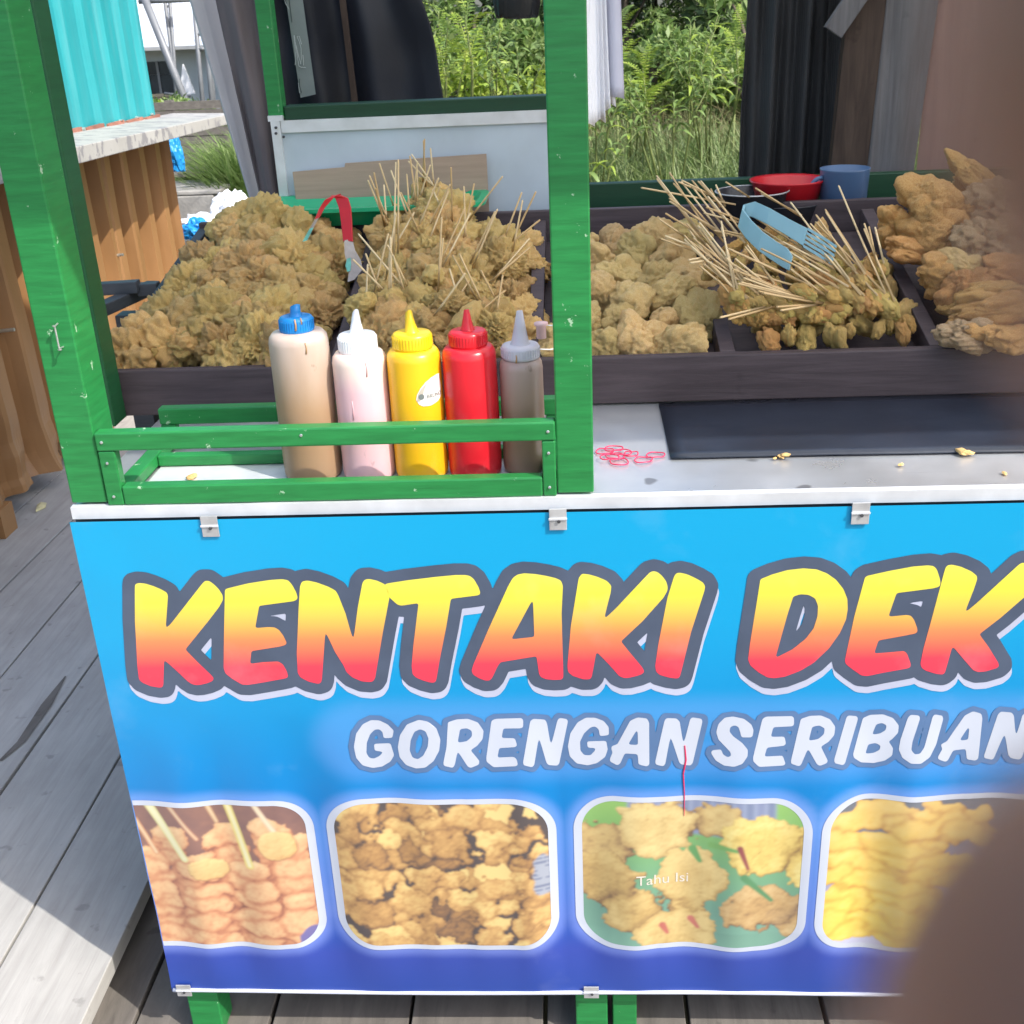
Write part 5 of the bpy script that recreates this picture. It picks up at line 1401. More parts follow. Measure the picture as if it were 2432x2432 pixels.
# a split running along one plank
b = MB(); pts = [(-0.7189, 0.8544, -0.9985), (-0.7020, 0.9290, -0.9985), (-0.7072, 1.0860, -0.9985), (-0.7131, 1.2190, -0.9985)]
ws = [.004, .010, .014, .002]; vs = []
for p, w in zip(pts, ws): vs += [(p[0] - w, p[1], -.9975), (p[0] + w, p[1], -.9975)]
b.add(vs, [(0, 1, 3, 2), (2, 3, 5, 4), (4, 5, 7, 6)])
b.build('split', M['deck_side'], deck)
def scrap(poly, mat, label, cat, name, h=.006):
    bm = MB(); n = len(poly); c = Vector((sum(p[0] for p in poly) / n, sum(p[1] for p in poly) / n, 0))
    top = [(p[0], p[1], p[2] + h * (1 + .6 * math.sin(i * 2.1))) for i, p in enumerate(poly)]
    bm.v = [tuple(p) for p in poly] + top + [(c[0], c[1], poly[0][2] + h * 2)]
    for i in range(n):
        j = (i + 1) % n; bm.f.append((i, j, n + j, n + i)); bm.f.append((n + i, n + j, 2 * n))
    return tag(bm.build(name, mat, None), label, cat)
scrap([(-1.0418, 1.8808, -0.8180), (-1.0251, 1.9123, -0.8180), (-1.0361, 1.9458, -0.8180), (-1.0535, 1.9467, -0.8180), (-1.0529, 1.9178, -0.8180)], plain('dry_leaf', (.62, .56, .32), .8), 'dry pale yellow leaf lying on the deck by the brown wall', 'leaf', 'dry_leaf')

# ------------------------------------------------------------------ kiosk on the left
ks = thing('kiosk', (-1.7, 3, -1.0), 'market kiosk of turquoise and brown corrugated sheets with white ledge', 'kiosk')
def corr(y0, y1, zb0, zb1, zt0, zt1, x, pitch, depth, mat, name, par, lean=0, crumple=0, seed=0, flat=.42):
    """ribbed sheet facing +x; bottom and top heights vary from y0 to y1"""
    ny = int((y1 - y0) / pitch * 14); nz_ = 40
    def fn(u, v):
        y = y0 + (y1 - y0) * u
        ph = ((y - y0) / pitch) % 1.0
        if ph < flat: r = 0
        elif ph < flat + .13: r = (ph - flat) / .13
        elif ph < 1 - .13: r = 1
        else: r = (1 - ph) / .13
        z = (zb0 + (zb1 - zb0) * u) * (1 - v) + (zt0 + (zt1 - zt0) * u) * v
        xx = x + depth * r + lean * (1 - v) + .004 * noise.noise(Vector((y * 3, z * 3, seed)))
        if crumple:
            k = max(0, 1 - v / .30) ** 1.5
            xx += crumple * k * noise.noise(Vector((y * 7, z * 9, seed))) * 2
            z += crumple * k * noise.noise(Vector((y * 5 + 7, 0, seed))) * 1.4
        return (xx, y, z)
    return MB().grid(fn, ny, nz_).build(name, M[mat], par, smooth=False, solid=.0012)
up = corr(1.1, 4.335, .215, .130, 1.75, 1.75, -1.352, .205, .022, 'teal', 'upper_sheet', ks, flat=.5)
MB().add([(-1.335, 4.337, .128), (-1.45, 4.337, .128), (-1.45, 4.337, 1.75), (-1.335, 4.337, 1.75), (-1.329, 4.33, .128), (-1.329, 4.33, 1.75)], [(0, 1, 2, 3), (4, 0, 3, 5)]).build('corner_flashing', M['teal'], ks, solid=.002)
for k in range(8):
    y = 2.85 + .205 * k
    MB().tube([(-1.330, y, .175 - .026 * (k / 7)), (-1.318, y, .175 - .026 * (k / 7))], .006, 8).build('screw', M['nail'], up)
b = MB()
# white ledge: a box between near and far ends
def ledge_pts(y, zt, zb, x0, x1): return [(x0, y, zt + .012), (x1, y, zt), (x1, y, zb), (x0, y, zb)]
A_ = ledge_pts(1.2, .215, .150, -1.36, -1.05); B_ = ledge_pts(4.69, .110, .066, -1.36, -1.05)
b.add(A_ + B_, [(0, 1, 2, 3), (7, 6, 5, 4), (0, 4, 5, 1), (1, 5, 6, 2), (2, 6, 7, 3), (3, 7, 4, 0)])
b.build('ledge', M['ledge'], ks, bevel=.003)
b = MB()
for y in np.arange(1.6, 4.3, .235):
    b = MB().box((-1.334, y, .20 - .03 * (y - 1.2)), (-1.318, y + .19, .242 - .033 * (y - 1.2)))
    b.build('wooden_batten', M['brickred'], ks)
corr(3.50, 4.48, -.995, -.985, .09, .06, -1.405, .215, .075, 'brown_sheet', 'lower_sheet', ks, 0, 0, 3, .40)
corr(2.78, 3.56, -.985, -.99, .11, .085, -1.392, .215, .070, 'brown_sheet', 'lower_sheet', ks, .020, .012, 5, .35)
corr(1.25, 2.84, -.965, -.90, .17, .11, -1.375, .230, .070, 'brown_sheet', 'lower_sheet', ks, .030, .022, 8, .35)
for y, z in ((2.30, -.86), (2.05, -.90), (2.48, -.40), (3.55, -.36), (2.42, .0)):
    MB().tube([(-1.345, y, z), (-1.288, y, z + .004)], .006, 8).build('nail', M['nail'], ks)
MB().box((-1.36, 2.08, -.999), (-1.27, 2.17, -.90)).build('foot', M['brown_sheet'], ks)
MB().box((-3.0, 1.25, -.985), (-1.425, 4.32, 1.7)).build('core', M['roofwood'], ks)

# the deck and the kiosk stand a little higher than drawn above: scale both about one point
for o in (ks, deck):
    c = cam.location; o.location = c + (o.location - c) * .884; o.scale = (.884,) * 3

# ------------------------------------------------------------------ far left: house, pipe tower, boards, block wall, bags
hs = thing('house', (-5.5, 17, -1.0), 'pale grey house with dark windows beyond the pipe tower', 'house')
MB().box((-9.5, 16.0, -.90), (-2.0, 20, .30)).build('wall', M['house_wall'], hs)
MB().box((-9.45, 15.985, -.90), (-4.98, 15.999, -.42)).build('dado', M['house_beige'], hs)
wf = MB().box((-6.6, 15.97, -.16), (-5.02, 15.998, .015)).build('window', M['house_dark'], hs)
w2 = MB().box((-6.6, 15.972, -.41), (-5.02, 15.998, -.165)).build('window', M['house_dark'], hs)
for x in (-6.2, -5.83, -5.42, -5.26):
    MB().box((x, 15.95, -.42), (x + .035, 15.969, .02)).build('frame', M['tower'], wf)
MB().box((-6.62, 15.94, -.455), (-5.0, 15.968, -.415)).build('sill', M['house_wood'], w2)
for x in (-5.30, -5.14):
    MB().box((x, 15.955, -.90), (x + .05, 15.984, -.456)).build('post', M['house_wood'], hs)
b = MB(); b.add([(-9.8, 15.5, .23), (-1.8, 15.5, .17), (-1.8, 20.5, 1.85), (-9.8, 20.5, 1.90)], [(0, 1, 2, 3)])
b.build('roof', M['roof'], hs, solid=.05)
sg = MB().add([(-4.84, 15.55, -.42), (-4.62, 15.55, -.41), (-4.73, 15.55, -.02), (-4.74, 15.55, -.02)], [(0, 1, 2, 3)]).build('pointed_board', M['bag_white'], None, solid=.03)
tag(sg, 'white pointed board standing before the pale grey house', 'board')

tw = thing('pipe_tower', (-2.65, 9, -.9), 'tower of thin grey metal pipes standing before the pale house', 'tower')
def pipe(a, b_, r=.022, name='pipe'): MB().tube([a, b_], r, 8).build(name, M['tower'], tw, smooth=True)
pipe((-2.9173, 9.0000, 0.8286), (-2.5116, 9.0000, -0.7122), .034, 'brace')
pipe((-2.7807, 9.2000, 0.8657), (-2.8275, 9.2000, -0.7274), .016); pipe((-2.7311, 9.2000, 0.8635), (-2.8612, 9.2000, -0.7262), .016)
for y in (5, 35, 90, 150, 210): MB().tube([(-2.8090, 9.2000, 0.6714), (-2.7590, 9.2000, 0.6692)], .010, 6)
for q in (((-2.7936, 9.2000, 0.6543), (-2.7436, 9.2000, 0.6522)), ((-2.8280, 9.2000, -0.1695), (-2.7809, 9.2000, -0.1714)), ((-2.7989, 9.2000, 0.4304), (-2.7622, 9.2000, 0.4288))): pipe(q[0], q[1], .010, 'rung')
pipe((-2.4984, 9.1000, 0.8518), (-2.5945, 9.1000, -0.7225), .020); pipe((-2.4227, 9.1000, 0.8485), (-2.5089, 9.1000, -0.7256), .022); pipe((-2.4698, 9.4000, 0.8554), (-2.5899, 9.4000, -0.7628), .014)
for q in (((-2.5332, 9.1000, 0.4301), (-2.4607, 9.1000, 0.4271)), ((-2.5332, 9.1000, 0.3136), (-2.4648, 9.1000, 0.3108)), ((-2.4942, 9.1000, 0.6785), (-2.4404, 9.1000, 0.6762))): pipe(q[0], q[1], .016, 'rung')
pipe((-2.9754, 9.1000, 0.6990), (-2.4239, 9.1000, 0.6958), .02, 'rail'); pipe((-2.5529, 9.4000, 0.0956), (-2.4348, 9.4000, 0.0908), .014, 'rail'); pipe((-2.5723, 9.0000, -0.1891), (-2.1767, 9.0000, -0.1743), .028, 'rail')
pipe((-2.9143, 9.2000, -0.0348), (-2.6844, 9.2000, -0.0700), .010, 'rail')
pipe((-2.95, 9, -.9), (-2.2, 9, -.9), .02, 'rail')

MB_ = MB()
hut = thing('board_fence', (-2.4, 7.6, -.9), 'low dark grey board fence behind the white ledge', 'fence')
for k in range(8):
    z = -.50 + .062 * k
    MB().box((-3.4, 7.6 + .004 * (k % 2), z), (-1.72, 7.63, z + .057)).build('board', M['deck_side'], hut)
for x in (-3.2, -2.4, -1.8): MB().box((x, 7.64, -.95), (x + .06, 7.70, .0)).build('post', M['deck_side'], hut)
st = thing('board_step', (-2.0, 6.75, -.9), 'old grey boards lying on the blocks beyond the kiosk', 'boards')
for k in range(3):
    MB().bar((-2.9, 6.58 + .19 * k, -.43 - .010 * k), (-1.55, 6.72 + .19 * k, -.40 - .010 * k), .17, .028).build('board', M['old_board'], st, bevel=.003)
for x in (-2.6, -1.9): MB().box((x, 6.60, -.93), (x + .12, 6.95, -.45)).build('block', M['concrete'], st)

cw = thing('block_wall', (-2.0, 6.2, -.9), 'low stained wall of grey concrete blocks beyond the kiosk', 'block wall')
for row in range(3):
    z = -.93 + .155 * row; off = .17 if row % 2 else 0
    for k in range(6):
        x0 = -3.35 + .345 * k + off; x1 = x0 + .338
        if x1 > -1.60: x1 = -1.60
        if x1 - x0 < .06: continue
        MB().box((x0, 6.02 + .004 * ((k + row) % 3), z), (x1, 6.19, z + .150)).build('block', M['concrete'], cw, bevel=.006)
MB().box((-3.4, 6.03, -.465), (-1.585, 6.56, -.440)).build('cap_slab', M['concrete'], cw, bevel=.006)

def crumpled(name, c, s, mat, label, cat, seed, group=None, amp=.45):
    bm = bmesh.new(); bmesh.ops.create_icosphere(bm, subdivisions=4, radius=1)
    for v in bm.verts:
        p = v.co.copy(); o = Vector((seed * 2.1, seed, 0))
        r = 1 + amp * noise.noise(p * 1.4 + o) + .30 * min(1, amp * 2.2) * (1 - 2 * abs(noise.noise(p * 3.0 + o))) + .12 * min(1, amp * 2.2) * (1 - 2 * abs(noise.noise(p * 7 + o)))
        v.co = Vector((p.x * s[0], p.y * s[1], max(p.z, -.55) * s[2])) * r
    me = bpy.data.meshes.new(name); bm.to_mesh(me); bm.free(); me.materials.append(M[mat])
    o = link(name, me, None, c)
    return tag(o, label, cat, group)
crumpled('rubbish_bag', (-1.5853, 5.7000, -0.6382), (.16, .12, .085), 'bag_white', 'white plastic rubbish bag on the ground below the block wall', 'plastic bag', 2)
crumpled('rubbish_bag', (-1.4550, 5.8000, -0.5678), (.10, .10, .11), 'bag_white', 'crinkled white plastic bag at the right end of the block wall', 'plastic bag', 3)
crumpled('rubbish_bag', (-1.3470, 5.5000, -0.6504), (.12, .10, .06), 'bag_white', 'flat white plastic bag nearest the green plastic tray', 'plastic bag', 6)
crumpled('rubbish_bag', (-1.5203, 5.3000, -0.5710), (.075, .07, .055), 'bag_blue', 'blue plastic bag on the ground before the white bags', 'plastic bag', 4)
crumpled('rubbish_bag', (-1.2760, 5.3000, -0.5914), (.045, .05, .040), 'bag_blue', 'small blue plastic scrap between the white bags', 'plastic bag', 5)
crumpled('hanging_bag', (-1.3440, 4.5500, -0.0625), (.042, .05, .115), 'bag_blue', 'bright blue plastic bag hanging below the white ledge', 'plastic bag', 9, None, .3)

# ------------------------------------------------------------------ cloths and boards behind the cart
def cloth(fn, nu, nv, name, mat, label, cat, th=.002):
    o = MB().grid(fn, nu, nv).build(name, M[mat], None, smooth=True, solid=th)
    return tag(o, label, cat)
def tarpfn(u, v):
    # v 0 bottom .. 1 top ; a bunched sheet that narrows to its tied foot
    l0, r0 = (-.050, -.015); l1, r1 = (-.165, -.075)
    t = v ** 1.0
    x0 = l0 + (l1 - l0) * t; x1 = r0 + (r1 - r0) * t
    x = x0 + (x1 - x0) * u
    y = 1.20 + .10 * (u - .35) ** 2 * (1 + t) - .02 * math.sin(u * 3.0) + .012 * math.sin(u * 14 + 2 * t) * (.4 + t)
    if u > .45: y += (u - .45) * .34
    return (x, y, .12 + .62 * v)
cloth(tarpfn, 60, 30, 'tarpaulin', 'grey_tarp', 'pale grey tarpaulin gathered and tied beside the rear left post', 'tarpaulin')
def brownfn(u, v):
    x = (-.020 + .045 * u) * (1 - v) + (-.085 + .120 * u) * v
    return (x, 1.165 + .012 * math.sin(u * 9 + v * 2) + .012 * noise.noise(Vector((u * 6, v * 3, 4))), .12 + .62 * v)
cloth(brownfn, 30, 20, 'cloth', 'tarp_shade', 'brownish grey strip painting the shaded side of the pale tarpaulin by the rear post', 'cloth')  # separate dark strip stands for the tarpaulin's shaded side
def darkfn(u, v):
    xr = .345 - .045 * max(0, v) - .25 * max(0, v - .35) ** 2 * .9
    x = -.05 + (xr + .05) * u
    y = 1.48 + .03 * math.sin(u * 17 + .6 * v) * (.6 + .4 * math.sin(u * 5)) + .02 * noise.noise(Vector((x * 9, v * 3, 0))) + .06 * max(0, u - .9)
    return (x, y, .30 + .45 * v)
cloth(darkfn, 80, 20, 'dark_tarpaulin', 'dark_tarp', 'dark navy tarpaulin hanging in folds behind the rear window', 'tarpaulin')
dp = MB().bar((.145, 1.44, .28), (.130, 1.44, .80), .012, .012).build('pole', M['dark_post'], None); tag(dp, 'thin dull pole standing before the dark navy tarpaulin', 'pole')
def netfn(u, v):
    x = .985 + .006 * math.sin(v * 4) + .03 * max(0, v - .4) + (.235) * u
    y = 1.32 + .018 * math.sin(u * 21) + .012 * math.sin(u * 43 + v * 2) + .012 * noise.noise(Vector((u * 5, v * 4, 2)))
    return (x, y, .10 + .60 * v)
cloth(netfn, 90, 16, 'shade_net', 'net', 'black shade net hanging at the right of the rear opening', 'net')
ob = MB().bar((1.195, 1.235, .05), (1.225, 1.235, .80), .075, .03, (0, 1, 0)).build('dark_board', M['dark_post'], None, bevel=.002); tag(ob, 'dark brown upright board between the black net and the grey board', 'board')
ob = MB().bar((1.145, 1.20, .470), (1.30, 1.20, .70), .040, .02, (0, 1, 0)).build('brace_board', M['grey_plank'], None, bevel=.002); tag(ob, 'short slanting grey brace above the dark upright board', 'board')
b = MB()
def gpf(u, v):
    return (1.235 + .02 * v + (.115 - .02 * (1 - v) ) * u, 1.22 + .006 * math.sin(u * 8 + v) + .02 * u, .02 + .75 * v)
ob = MB().grid(gpf, 24, 24).build('grey_board', M['grey_plank'], None, smooth=True, solid=.012); tag(ob, 'grey weathered board right of the dark upright board', 'board')
ob = MB().add([(1.35, 1.255, -1.04), (2.2, .98, -1.04), (2.2, .98, 1.0), (1.35, 1.255, 1.0)], [(0, 1, 2, 3)]).build('plywood_wall', M['plywood'], None, solid=.012); tag(ob, 'dull pinkish brown plywood wall behind the fried chicken', 'wall')
# film strip with outline lettering taped inside the rear post
fs_ = thing('film_strip', (.135, .99, .42), 'narrow milky plastic strip with pale outlined letters beside the rear green post', 'film strip')
FY = 1.012
def fp(px, z): return (px, FY, z)
b = MB().add([(.1165, FY, .403), (.146, FY, .408), (.137, FY, .68), (.105, FY, .68)], [(0, 1, 2, 3)]).build('film', M['film'], fs_, solid=.0006)
def zoompt(x, y):
    # strip picture units (902 x 1932) to the strip plane
    return (.0945 + .0000855 * (x - 100) - .0000 * y, .5915 - .000101 * y)
def lines_(pls, w, mat, lift, name):
    for pl_ in pls:
        q = [zoompt(*p) for p in pl_]
        MB().tube([(x, FY - lift, z) for x, z in q], w, 6).build(name, M[mat], fs_)
lines_([[(225, 0), (235, 120), (260, 240), (320, 340)], [(310, 70), (295, 110), (315, 180)], [(365, 780), (355, 980), (350, 1180), (320, 1290)], [(375, 780), (378, 1000), (400, 1310), (440, 1330), (550, 1345)], [(430, 800), (480, 800), (510, 940)], [(430, 800), (470, 900), (490, 1000), (470, 1180), (445, 1280), (410, 1100), (385, 950)], [(515, 1120), (505, 1300)], [(345, 1600), (350, 1780)]], .0006, 'film_print', .0012, 'outline_letter')
lines_([[(345, 60), (350, 400), (352, 560)], [(380, 1530), (365, 1640), (392, 1780)]], .0009, 'film_dark', .0012, 'outline_letter')
# bags hung beside the middle post
bb = crumpled('black_bag', (.550, .62, .60), (.038, .03, .125), 'black_bag', 'black bag hanging at the top behind the middle green post', 'bag', 12, None, .05)
wsheets = thing('plastic_sheets', (.672, .60, .37), 'bundle of white plastic sheets hanging beside the middle green post', 'plastic sheets')
for k in range(7):
    x0 = .645 + .0065 * k; lo = [.392, .380, .374, .372, .378, .388, .400][k]
    def sh(u, v, k=k, x0=x0, lo=lo):
        z = lo + .012 * abs(u - .5) * (1 if k % 2 else -1) + (.70 - lo) * v
        flare = (1 - v) ** 2
        return (x0 + (u - .5) * (.014 + .004 * flare) + .006 * flare * (k - 3) / 3 + .004 * v * (3 - k) / 3, .595 + .004 * k % 3 + .006 * math.sin(u * 6 + k) * (1 - .3 * v) + .003 * k, z)
    MB().grid(sh, 8, 16).build('sheet', M['white_sheets'], wsheets, smooth=True, solid=.0008)
def shb(u, v):
    z = .405 + .02 * u * (1 - u) + (.70 - .405) * v
    return (.672 + .040 * u * (.75 + .25 * (1 - v)), .630 + .006 * math.sin(u * 7), z)
MB().grid(shb, 10, 16).build('sheet', plain('shaded_lilac_sheet', (.50, .50, .60), .5, .05), wsheets, smooth=True, solid=.0008)

# ------------------------------------------------------------------ vegetation
def leaf_cloud(n, clumps, L, Wd, seed, spread=.35, droop=.25):
    """n pointed leaves scattered through clumps (x y z r); returns quads"""
    r = np.random.default_rng(seed)
    C_ = np.array(clumps); w = C_[:, 3] ** 2; idx = r.choice(len(C_), n, p=w / w.sum())
    d = r.normal(size=(n, 3)); d /= np.linalg.norm(d, axis=1, keepdims=True)
    rad_ = C_[idx, 3:4] * (r.random((n, 1)) ** .45) * (1 + spread * (r.random((n, 1)) - .5))
    P = C_[idx, :3] + d * rad_ * np.array([1, 1, .85])
    ax = d + r.normal(size=(n, 3)) * .8 + np.array([0, 0, -droop]); ax /= np.linalg.norm(ax, axis=1, keepdims=True)
    q = r.normal(size=(n, 3)); s = np.cross(ax, q); s /= np.linalg.norm(s, axis=1, keepdims=True)
    l = L * (.6 + .8 * r.random((n, 1))); ww = Wd * (.6 + .8 * r.random((n, 1)))
    nn = np.cross(s, ax)
    v0 = P - ax * l * .5; v1 = P + s * ww * .5 + nn * l * .06; v2 = P + ax * l * .5 - nn * l * .10; v3 = P - s * ww * .5 + nn * l * .06
    V = np.stack([v0, v1, v2, v3], 1).reshape(-1, 3)
    return V, np.arange(4 * n).reshape(n, 4)
def tree_proto(seed, h, rad__, nl, L, Wd, mat, base=0.2):
    r = np.random.default_rng(seed); cl = []
    for k in range(26):
        z = base + (h - base) * r.random(); f = 1 - .45 * abs(z / h - .45)
        a = r.random() * 6.28; rr_ = rad__ * f * math.sqrt(r.random())
        cl.append((rr_ * math.cos(a), rr_ * math.sin(a), z, rad__ * (.20 + .22 * r.random())))
    V, F = leaf_cloud(nl, cl, L, Wd, seed + 1)
    crown = np_mesh('crown', V, F, M[mat])
    tb = MB(); tb.tube([(0, 0, 0), (.04, .02, h * .35), (-.03, .05, h * .7), (.02, 0, h * .92)], [.055, .045, .03, .01], 8)
    for k in range(0, 26, 2):
        c = cl[k]; s = max(.1, min(c[2] * .6, h * .6)); tb.tube([(0, .02, s), (c[0] * .5, c[1] * .5, (s + c[2]) / 2 + .05), (c[0], c[1], c[2])], [.02, .014, .005], 6)
    return crown, tb.mesh('trunk', M['bark'], (0, 0, 0), True)
TP = [tree_proto(100, 3.4, 1.35, 9500, .105, .042, 'leaf_dark'), tree_proto(120, 3.8, 1.5, 9500, .120, .040, 'leaf_mid'), tree_proto(140, 3.1, 1.2, 9000, .09, .045, 'leaf_dark')]
rt = random.Random(11)
def put_tree(name, proto, loc, rz, s, label, cat, group):
    o = bpy.data.objects.new(name, None); COL.objects.link(o); o.location = loc; o.rotation_euler = (0, 0, rz); o.scale = (s, s, s)
    tag(o, label, cat, group); link('crown', proto[0], o); link('trunk', proto[1], o)
tl = ['dense dark green tree at the back of the scrub', 'mid green bushy tree at the back of the scrub', 'dark small leaved tree at the back of the scrub']
tx = [(-5.6, 22.6, 2), (-3.2, 23, 0), (-6.9, 9.8, 0), (-1.35, 12.4, 0), (.05, 11.6, 0), (1.2, 12.2, 1), (2.3, 11.4, 0), (3.4, 12.6, 1), (4.6, 11.6, 2), (-.6, 14.2, 2), (1.7, 14.4, 0), (3.0, 14.8, 1), (-2.2, 14.6, 1), (5.9, 13.2, 0), (.55, 13.6, 2), (4.0, 15.0, 0), (7.2, 12.0, 1), (8.6, 13.8, 0)]
for k, (x, y, p) in enumerate(tx):
    put_tree('scrub_tree', TP[p], (x, y, -.92), rt.uniform(0, 6.28), rt.uniform(.9, 1.15), tl[p] + (', behind the house' if y > 20 else ', %s' % ('left end' if x < -2 else 'left of the opening' if x < -.3 else 'behind the rear window' if x < 1 else 'behind the right opening' if x < 3 else 'hidden right side')) + (', farther row' if 20 > y > 13.5 else ''), 'tree', 'trees at the back of the scrub')
SP = [tree_proto(160, 1.15, .55, 3600, .085, .034, 'leaf_mid', .1), tree_proto(170, .95, .50, 3400, .075, .030, 'leaf_lime', .1), tree_proto(180, 1.3, .6, 3600, .11, .026, 'leaf_mid', .1)]
sl_ = ['mid green shrub in the scrub behind the cart', 'yellow green shrub in the scrub behind the cart', 'narrow leaved green shrub in the scrub behind the cart']
for k, (x, y, p) in enumerate([(-.55, 8.6, 1), (-.1, 9.4, 0), (.35, 8.9, 1), (.85, 9.3, 2), (1.25, 8.8, 0), (1.7, 9.6, 1), (2.1, 8.7, 2), (2.55, 9.4, 0), (3.1, 8.9, 1), (-1.0, 9.7, 0), (.6, 10.3, 0), (1.45, 10.4, 2), (2.3, 10.5, 1), (-.3, 10.6, 2), (3.6, 10.0, 0), (-1.62, 8.0, 0), (-3.4, 10.8, 1), (4.4, 9.2, 1), (-2.40, 8.35, 0), (-2.0, 8.6, 1), (-2.85, 8.5, 2)]):
    put_tree('shrub', SP[p], (x, y, -.90), rt.uniform(0, 6.28), (.5 if x == -1.62 else .72 if x < -1.5 else rt.uniform(.85, 1.2)), sl_[p] + ', %s, %s row' % ('left end' if x < -1.5 else 'left' if x < -.3 else 'centre left' if x < .7 else 'centre right' if x < 1.9 else 'right', 'nearer' if y < 9.2 else 'middle' if y < 10 else 'farther'), 'shrub', 'shrubs in the scrub behind the cart')
# young plants with feathered leaves
def frond(length, npairs, mat, seed, droop=.5, lw=.020, ll=.075):
    r = random.Random(seed); V = []; F = []
    path = []
    for i in range(npairs + 2):
        t = i / (npairs + 1)
        path.append(Vector((length * t, 0, .55 * length * t - droop * length * t * t)))
    for i in range(len(path) - 1):
        a, c = path[i], path[i + 1]; k = len(V); w = .004 * (1 - .6 * i / len(path))
        V += [a + Vector((0, w, 0)), a - Vector((0, w, 0)), c - Vector((0, w, 0)), c + Vector((0, w, 0))]; F.append((k, k + 1, k + 2, k + 3))
    for i in range(1, len(path)):
        t = i / len(path); l = ll * (math.sin(math.pi * min(.93, .18 + .8 * t)) ** .8) * r.uniform(.85, 1.1)
        for s in (-1, 1):
            b0 = path[i]; d = Vector((.35, s, -.12 + r.uniform(-.1, .1))).normalized(); q = Vector((1, -.35 * s, 0)).normalized()
            k = len(V)
            V += [b0, b0 + d * l * .4 + q * lw * .55 + Vector((0, 0, .006)), b0 + d * l, b0 + d * l * .4 - q * lw * .45 + Vector((0, 0, .006))]; F.append((k, k + 1, k + 2, k + 3))
    return np_mesh('leaf', [tuple(v) for v in V], F, M[mat])
FD = [frond(.42, 12, 'leaf_lime', 1), frond(.36, 11, 'leaf_lime', 2, .75), frond(.46, 13, 'leaf_mid', 3, .6), frond(.30, 9, 'leaf_lime', 4, .3)]
def fern(loc, h, n, label, seed, s=1.0):
    r = random.Random(seed)
    o = thing('feathered_plant', loc, label, 'plant', 'young plants behind the cart')
    MB().tube([loc, (loc[0] + .02, loc[1], loc[2] + h * .5), (loc[0] - .01, loc[1] + .01, loc[2] + h)], [.010, .008, .004], 6).build('stem', M['stem'], o, smooth=True)
    for k in range(n):
        t = .30 + .70 * (k + 1) / n; a = k * 2.4 + r.uniform(-.3, .3)
        f = link('leaf', FD[r.randrange(4)], o, (0, 0, h * t), (0, -rad(10 + 38 * t) + r.uniform(-.2, .2), a), (s * (1.15 - .5 * t),) * 3)
def lance(length, width, mat, seed):
    r = random.Random(seed); V = []; F = []; n = 7
    for i in range(n + 1):
        t = i / n; w = width * math.sin(math.pi * min(.98, .06 + t * .93)) ** .8 * .5
        x = length * t; z = length * (.75 * t - .95 * t * t)
        V += [(x, w, z + w * .35), (x, 0, z), (x, -w, z + w * .35)]
    for i in range(n):
        a = i * 3; F += [(a, a + 1, a + 4, a + 3), (a + 1, a + 2, a + 5, a + 4)]
    return np_mesh('leaf', V, F, M[mat])
LN = [lance(.26, .042, 'leaf_lime', 1), lance(.22, .050, 'leaf_mid', 2), lance(.30, .036, 'leaf_lime', 3), lance(.18, .046, 'leaf_mid', 4)]
def rosette(loc, h, stems, label, seed, s=1.0):
    r = random.Random(seed)
    o = thing('leafy_plant', loc, label, 'plant', 'young plants behind the cart')
    for q in range(stems):
        a0 = r.uniform(0, 6.28); d = .10 * q ** .5; hh = h * r.uniform(.75, 1.05); tx_, ty_ = d * 2.2 * math.cos(a0), d * 2.2 * math.sin(a0)
        MB().tube([(loc[0], loc[1], loc[2] - .5), (loc[0] + tx_ * .5, loc[1] + ty_ * .5, loc[2] + hh * .5), (loc[0] + tx_, loc[1] + ty_, loc[2] + hh)], [.008, .006, .003], 6).build('stem', M['stem'], o, smooth=True)
        for k in range(15):
            t = .35 + .65 * k / 14; a = k * 2.4 + a0
            link('leaf', LN[r.choice((0, 1, 1, 3, 3, 3))], o, (tx_ * t, ty_ * t, hh * t), (r.uniform(-.3, .3), -rad(-8 + 48 * (t - .35)) + r.uniform(-.3, .3), a), (s * (.85 - .3 * t) * r.uniform(.7, 1.25),) * 3)
for i, (loc, h, n, s) in enumerate((((0.0582, 5.6000, -0.0432), .55, 15, .95), ((-0.1355, 6.0000, -0.0714), .42, 12, .8), ((1.0728, 6.2000, -0.3401), .50, 13, .8), ((0.9469, 7.2000, -0.1852), .55, 13, .9), ((1.7280, 7.0000, -0.1984), .50, 12, .85))):
    fern((loc[0], loc[1], loc[2]), h, n, ['bright lime feathered plant seen through the rear window', 'lime feathered plant left of the tallest one in the rear window', 'feathered plant in the middle of the right rear opening', 'feathered plant at the back of the right rear opening', 'feathered plant partly behind the black net'][i], 30 + i, s)
    MB().tube([(loc[0], loc[1], -1.0), loc], [.012, .010], 6).build('stem', M['stem'], bpy.data.objects['feathered_plant' + ('' if i == 0 else '.%03d' % i)], smooth=True)
